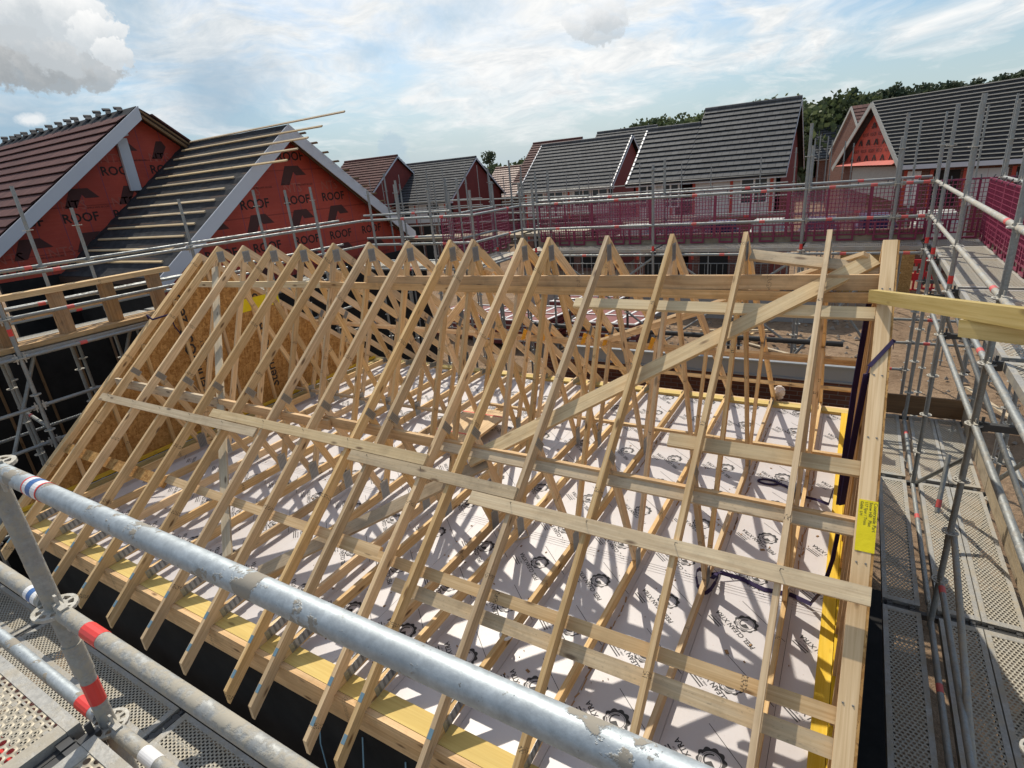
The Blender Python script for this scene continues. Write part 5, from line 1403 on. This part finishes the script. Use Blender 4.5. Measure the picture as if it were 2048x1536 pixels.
mb = MB(); mb.face([BL2, BR2, A2], [(0, 0), (8, 0), (4, 3)]); mb.face([Vector((BL2.x, BL2.y, G)), Vector((BR2.x, BR2.y, G)), BR2, BL2], [(0, 0), (8, 0), (8, 5), (0, 5)]); mb.face([Vector((BR2.x, BR2.y, G)), Vector((EE2.x, EE2.y, G)), EE2, BR2], [(0, 0), (9, 0), (9, 5), (0, 5)]); part('wall', mb, M['brick'], FR2)
for e in (BL2, BR2):
    mb = MB(); mb.bar(A2 - Vector((.05, .1, .1)), e - Vector((.05, .1, .1)), .05, .2); part('barge_board', mb, M['concrete'], FR2)
mb = MB(); mb.tube((5.6, 49.6, 0), (5.6, 49.6, G), .06, 6); part('downpipe', mb, M['pipe'], FR2)

# ---- scaffolding round the far houses
k = 0
def far_std(x, y, zt, lab):
    o = standard(x, y, G, zt, lab, ros=False, n=6, group='scaffold poles round the far houses')
for i in range(13):
    x = -11.5 + i * 1.45 + random.uniform(-.2, .2)
    far_std(x, 27.4 if x < -3 else 19.4, random.uniform(.1, .75), f'far scaffold pole before the two big grey roofs, {ORD[i]} from the left')
for i in range(9):
    x = -27 + i * 1.5 + random.uniform(-.3, .3)
    far_std(x, 30.0, random.uniform(.8, 1.6), f'far scaffold pole before the small grey roof at the left, {ORD[i]} from the left')
for i in range(14):
    x = -6.2 + i * .48 + random.uniform(-.2, .2)
    far_std(x, random.uniform(8.0, 13), random.uniform(.45, 1.1), f'scaffold pole in the cluster beyond the left half of the roof, {ORD[i]} from the left')
for i, (x, y, zt) in enumerate(((6.2, 22, .9), (6.35, 22.4, 1.0), (6.6, 23, .95), (6.75, 23.2, .8), (7.2, 24, .7), (7.5, 24.6, .6))):
    far_std(x, y, zt, f'scaffold pole in the tight cluster right of the tall roof, {ORD[i]} from the left')
for i, (x, y, zt) in enumerate(((9.0, 12, .95), (9.5, 12.5, 1.1), (10.1, 12.6, 1.2), (10.7, 12.4, 1.3), (10.5, 14.5, 1.2), (11.4, 13.0, 1.1))):
    far_std(x, y, zt, f'scaffold pole before the battened roof, {ORD[i]} from the left')
for i, z in enumerate((-.55, -1.0, -1.6)):
    rail((-11.8, 27.3, z), (-3.0, 27.3, z), f'far scaffold rail before the middle grey roof, {ORD[i]} from the top', n=6, heads=False, r=.03)
    rail((-2.0, 19.3, z), (5.6, 19.3, z), f'far scaffold rail before the tall grey roof, {ORD[i]} from the top', n=6, heads=False, r=.03)
    rail((-27.2, 29.9, z - .2), (-15.0, 29.9, z - .2), f'far scaffold rail before the small grey roof at the left, {ORD[i]} from the top', n=6, heads=False, r=.035)
    rail((-6.5, 9.5, z + .3), (.8, 9.9, z + .35), f'scaffold rail in the cluster beyond the left half of the roof, {ORD[i]} from the top', n=6, heads=False)
    rail((-5.0, 12.6, z + .45), (1.5, 10.2, z + .42), f'slanting rail in the scaffold cluster beyond the roof, {ORD[i]} from the top', n=6, heads=False)
for i, (x, y) in enumerate(((-4.5, 9.4), (-2.4, 9.6), (-.6, 9.8), (1.8, 12.0))):
    mb = MB(); mb.box(x, x + 2.0, y, y + 1.0, -1.14, -1.06, 'x'); single('scaffold_platform', mb, M['toe'], f'plank platform in the scaffold cluster beyond the roof, {ORD[i]} from the left', 'platform', group='far plank platforms')
for i in range(7):
    z = -1.15 if i < 5 else -1.1
    mb = MB(); x = 1.9 + i * 1.2; mb.box(x, x + .9, 11.2, 12.2, z - .5, z - .2, 'x')
    mb.box(x + .1, x + .8, 11.3, 12.1, z - .2, z + .05, 'x')
    single('wrapped_pallet', mb, M['strap'] if i % 3 else M['concrete'], f'wrapped pallet on the site beyond the purple guards, {ORD[i]} from the left', 'pallet', group='wrapped pallets beyond the guards')
mb = MB(); mb.box(1.2, 9.6, 10.9, 12.6, -1.76, -1.66, 'x'); single('site_platform', mb, M['toe'], 'long plank platform carrying pallets beyond the purple guards', 'platform')
# roof level guards round far houses
for i in range(5): guard((-3.6 + 1.3 * i, 13.2, -1.3), 0, f'purple mesh guard far beyond the ridge, {ORD[i]} from the left')


# ================================================================ trees on the hill
def tree_meshes(kind, seed):
    rnd = random.Random(seed)
    H = 1.0; tr = MB(); tr.tube((0, 0, -.35), (0, 0, .62 if kind == 'broad' else .95), .022, 6, True, .006)
    lf = MB()
    if kind == 'broad':
        blobs = []
        for k in range(15):
            a = rnd.random() * 6.283; r = rnd.uniform(.04, .27); z = rnd.uniform(.30, .88); r *= sqrt(max(.1, 1 - ((z - .55) / .45) ** 2)) * 1.1
            blobs.append((r * cos(a), r * sin(a), z, rnd.uniform(.10, .19)))
            tr.tube((0, 0, z * .5), (r * cos(a), r * sin(a), z), .009, 4, False, .003)
        n = 1500
    else:
        blobs = []
        for k in range(22):
            z = rnd.uniform(.34, .98); a = rnd.random() * 6.283; r = (1.06 - z) * rnd.uniform(.10, .48) + .03
            blobs.append((r * cos(a), r * sin(a), z, rnd.uniform(.08, .14) * (1.3 - z * .6)))
            tr.tube((0, 0, z - .02), (r * cos(a), r * sin(a), z), .006, 4, False, .002)
        n = 1500
    for k in range(n):
        bx, by, bz, br = rnd.choice(blobs)
        v = Vector((rnd.gauss(0, 1), rnd.gauss(0, 1), rnd.gauss(0, 1))).normalized() * br * rnd.uniform(.45, 1.08)
        v.z *= .8
        c = Vector((bx, by, bz)) + v
        a = Vector((rnd.gauss(0, 1), rnd.gauss(0, 1), rnd.gauss(0, .6))).normalized(); b = a.orthogonal().normalized(); b.rotate(Matrix.Rotation(rnd.random() * 6.28, 3, a))
        s = rnd.uniform(.016, .036) if kind == 'broad' else rnd.uniform(.014, .032)
        e = a.cross(b)
        lf.face([c - b * s, c + e * s * .7, c + b * s, c - e * s * .7], [(0, 0)] * 4)
    return tr.mesh('trunk', M['bark']), lf.mesh('crown', M['leaf'] if kind == 'broad' else M['needle'])


TM = [tree_meshes('broad', 1), tree_meshes('broad', 2), tree_meshes('broad', 5), tree_meshes('pine', 3), tree_meshes('pine', 4)]


def tree(k, x, y, zt, h, label, sx=1.0):
    o = thing('pine_tree' if k >= 3 else 'broadleaf_tree', label, 'tree', (x, y, zt - h), 'trees on the hill')
    for nm_, me in zip(('trunk', 'crown'), TM[k]):
        q = bpy.data.objects.new(nm_, me); col.objects.link(q); q.parent = o; ORG[q.name] = ORG[o.name]
    o.scale = (h * sx, h * sx, h); o.rotation_euler = (0, 0, random.random() * 6.28)


def top_at(u, d=1.0):
    pts = [(960, 330), (1005, 322), (1100, 300), (1160, 286), (1230, 262), (1300, 240), (1400, 232), (1500, 208), (1560, 196), (1640, 190), (1720, 178), (1800, 172), (1900, 161), (1970, 152), (2040, 142), (2150, 125)]
    return pts
LINE = [(-43.5, 72, 2.2), (-37.2, 70, 2.6), (-33, 70, 2.9), (-29.5, 70, 3.1), (-25.0, 70, 3.5), (-20, 70, 4.4), (-15.5, 70, 5.2), (-12.4, 70, 5.3), (-9.5, 70, 5.0), (-6.8, 70, 5.2), (-3.6, 70, 5.6), (-.9, 70, 5.9)]
i = 0
for x, y, z in LINE:
    for q in range(3):
        k = random.choice((0, 1, 2, 2)); h = random.uniform(7, 10)
        tree(k, x + (q - 1) * 1.6 + random.uniform(-1.0, 1.0), y + q * 2.5 + random.uniform(-1, 1), z + .75 - random.uniform(.0, .9) + (.3 if q == 1 else 0), h, f'bushy green tree on the hill, {["front", "middle", "back"][q]} row, {ORD[i]} from the left', 1.25)
    i += 1
R_ = [(1.6, 62, 5.3), (3.6, 60, 5.6), (5.1, 60, 5.3), (6.7, 62, 5.2), (2.6, 64, 4.6), (4.4, 58, 4.0)]
for i, (x, y, z) in enumerate(R_): tree(i % 3, x, y, z, 9.5, f'big rounded tree between the tall grey roof and the brick house, {ORD[i]}', 1.15)
for i in range(20):
    f = i / 19; x = 6.6 + f * 15.5 + random.uniform(-.3, .3); z = 5.35 + random.uniform(-.6, .45) - .1 * f
    tree(3 + i % 2, x, 72 + random.uniform(-1.5, 1.5), z + .15, random.uniform(7.5, 9.5), f'dark pine along the skyline at the right, {ORD[i]} from the left', 1.1)
    tree(random.choice((0, 2, 3)), x + .4, 69 + random.uniform(-1, 1), z - random.uniform(1.1, 1.9), 8, f'leafy tree below the skyline pines at the right, {ORD[i]} from the left', 1.1)
tree(4, -37.0, 66, 3.9, 7, 'lone dark pine standing above the far left tree line', .9)
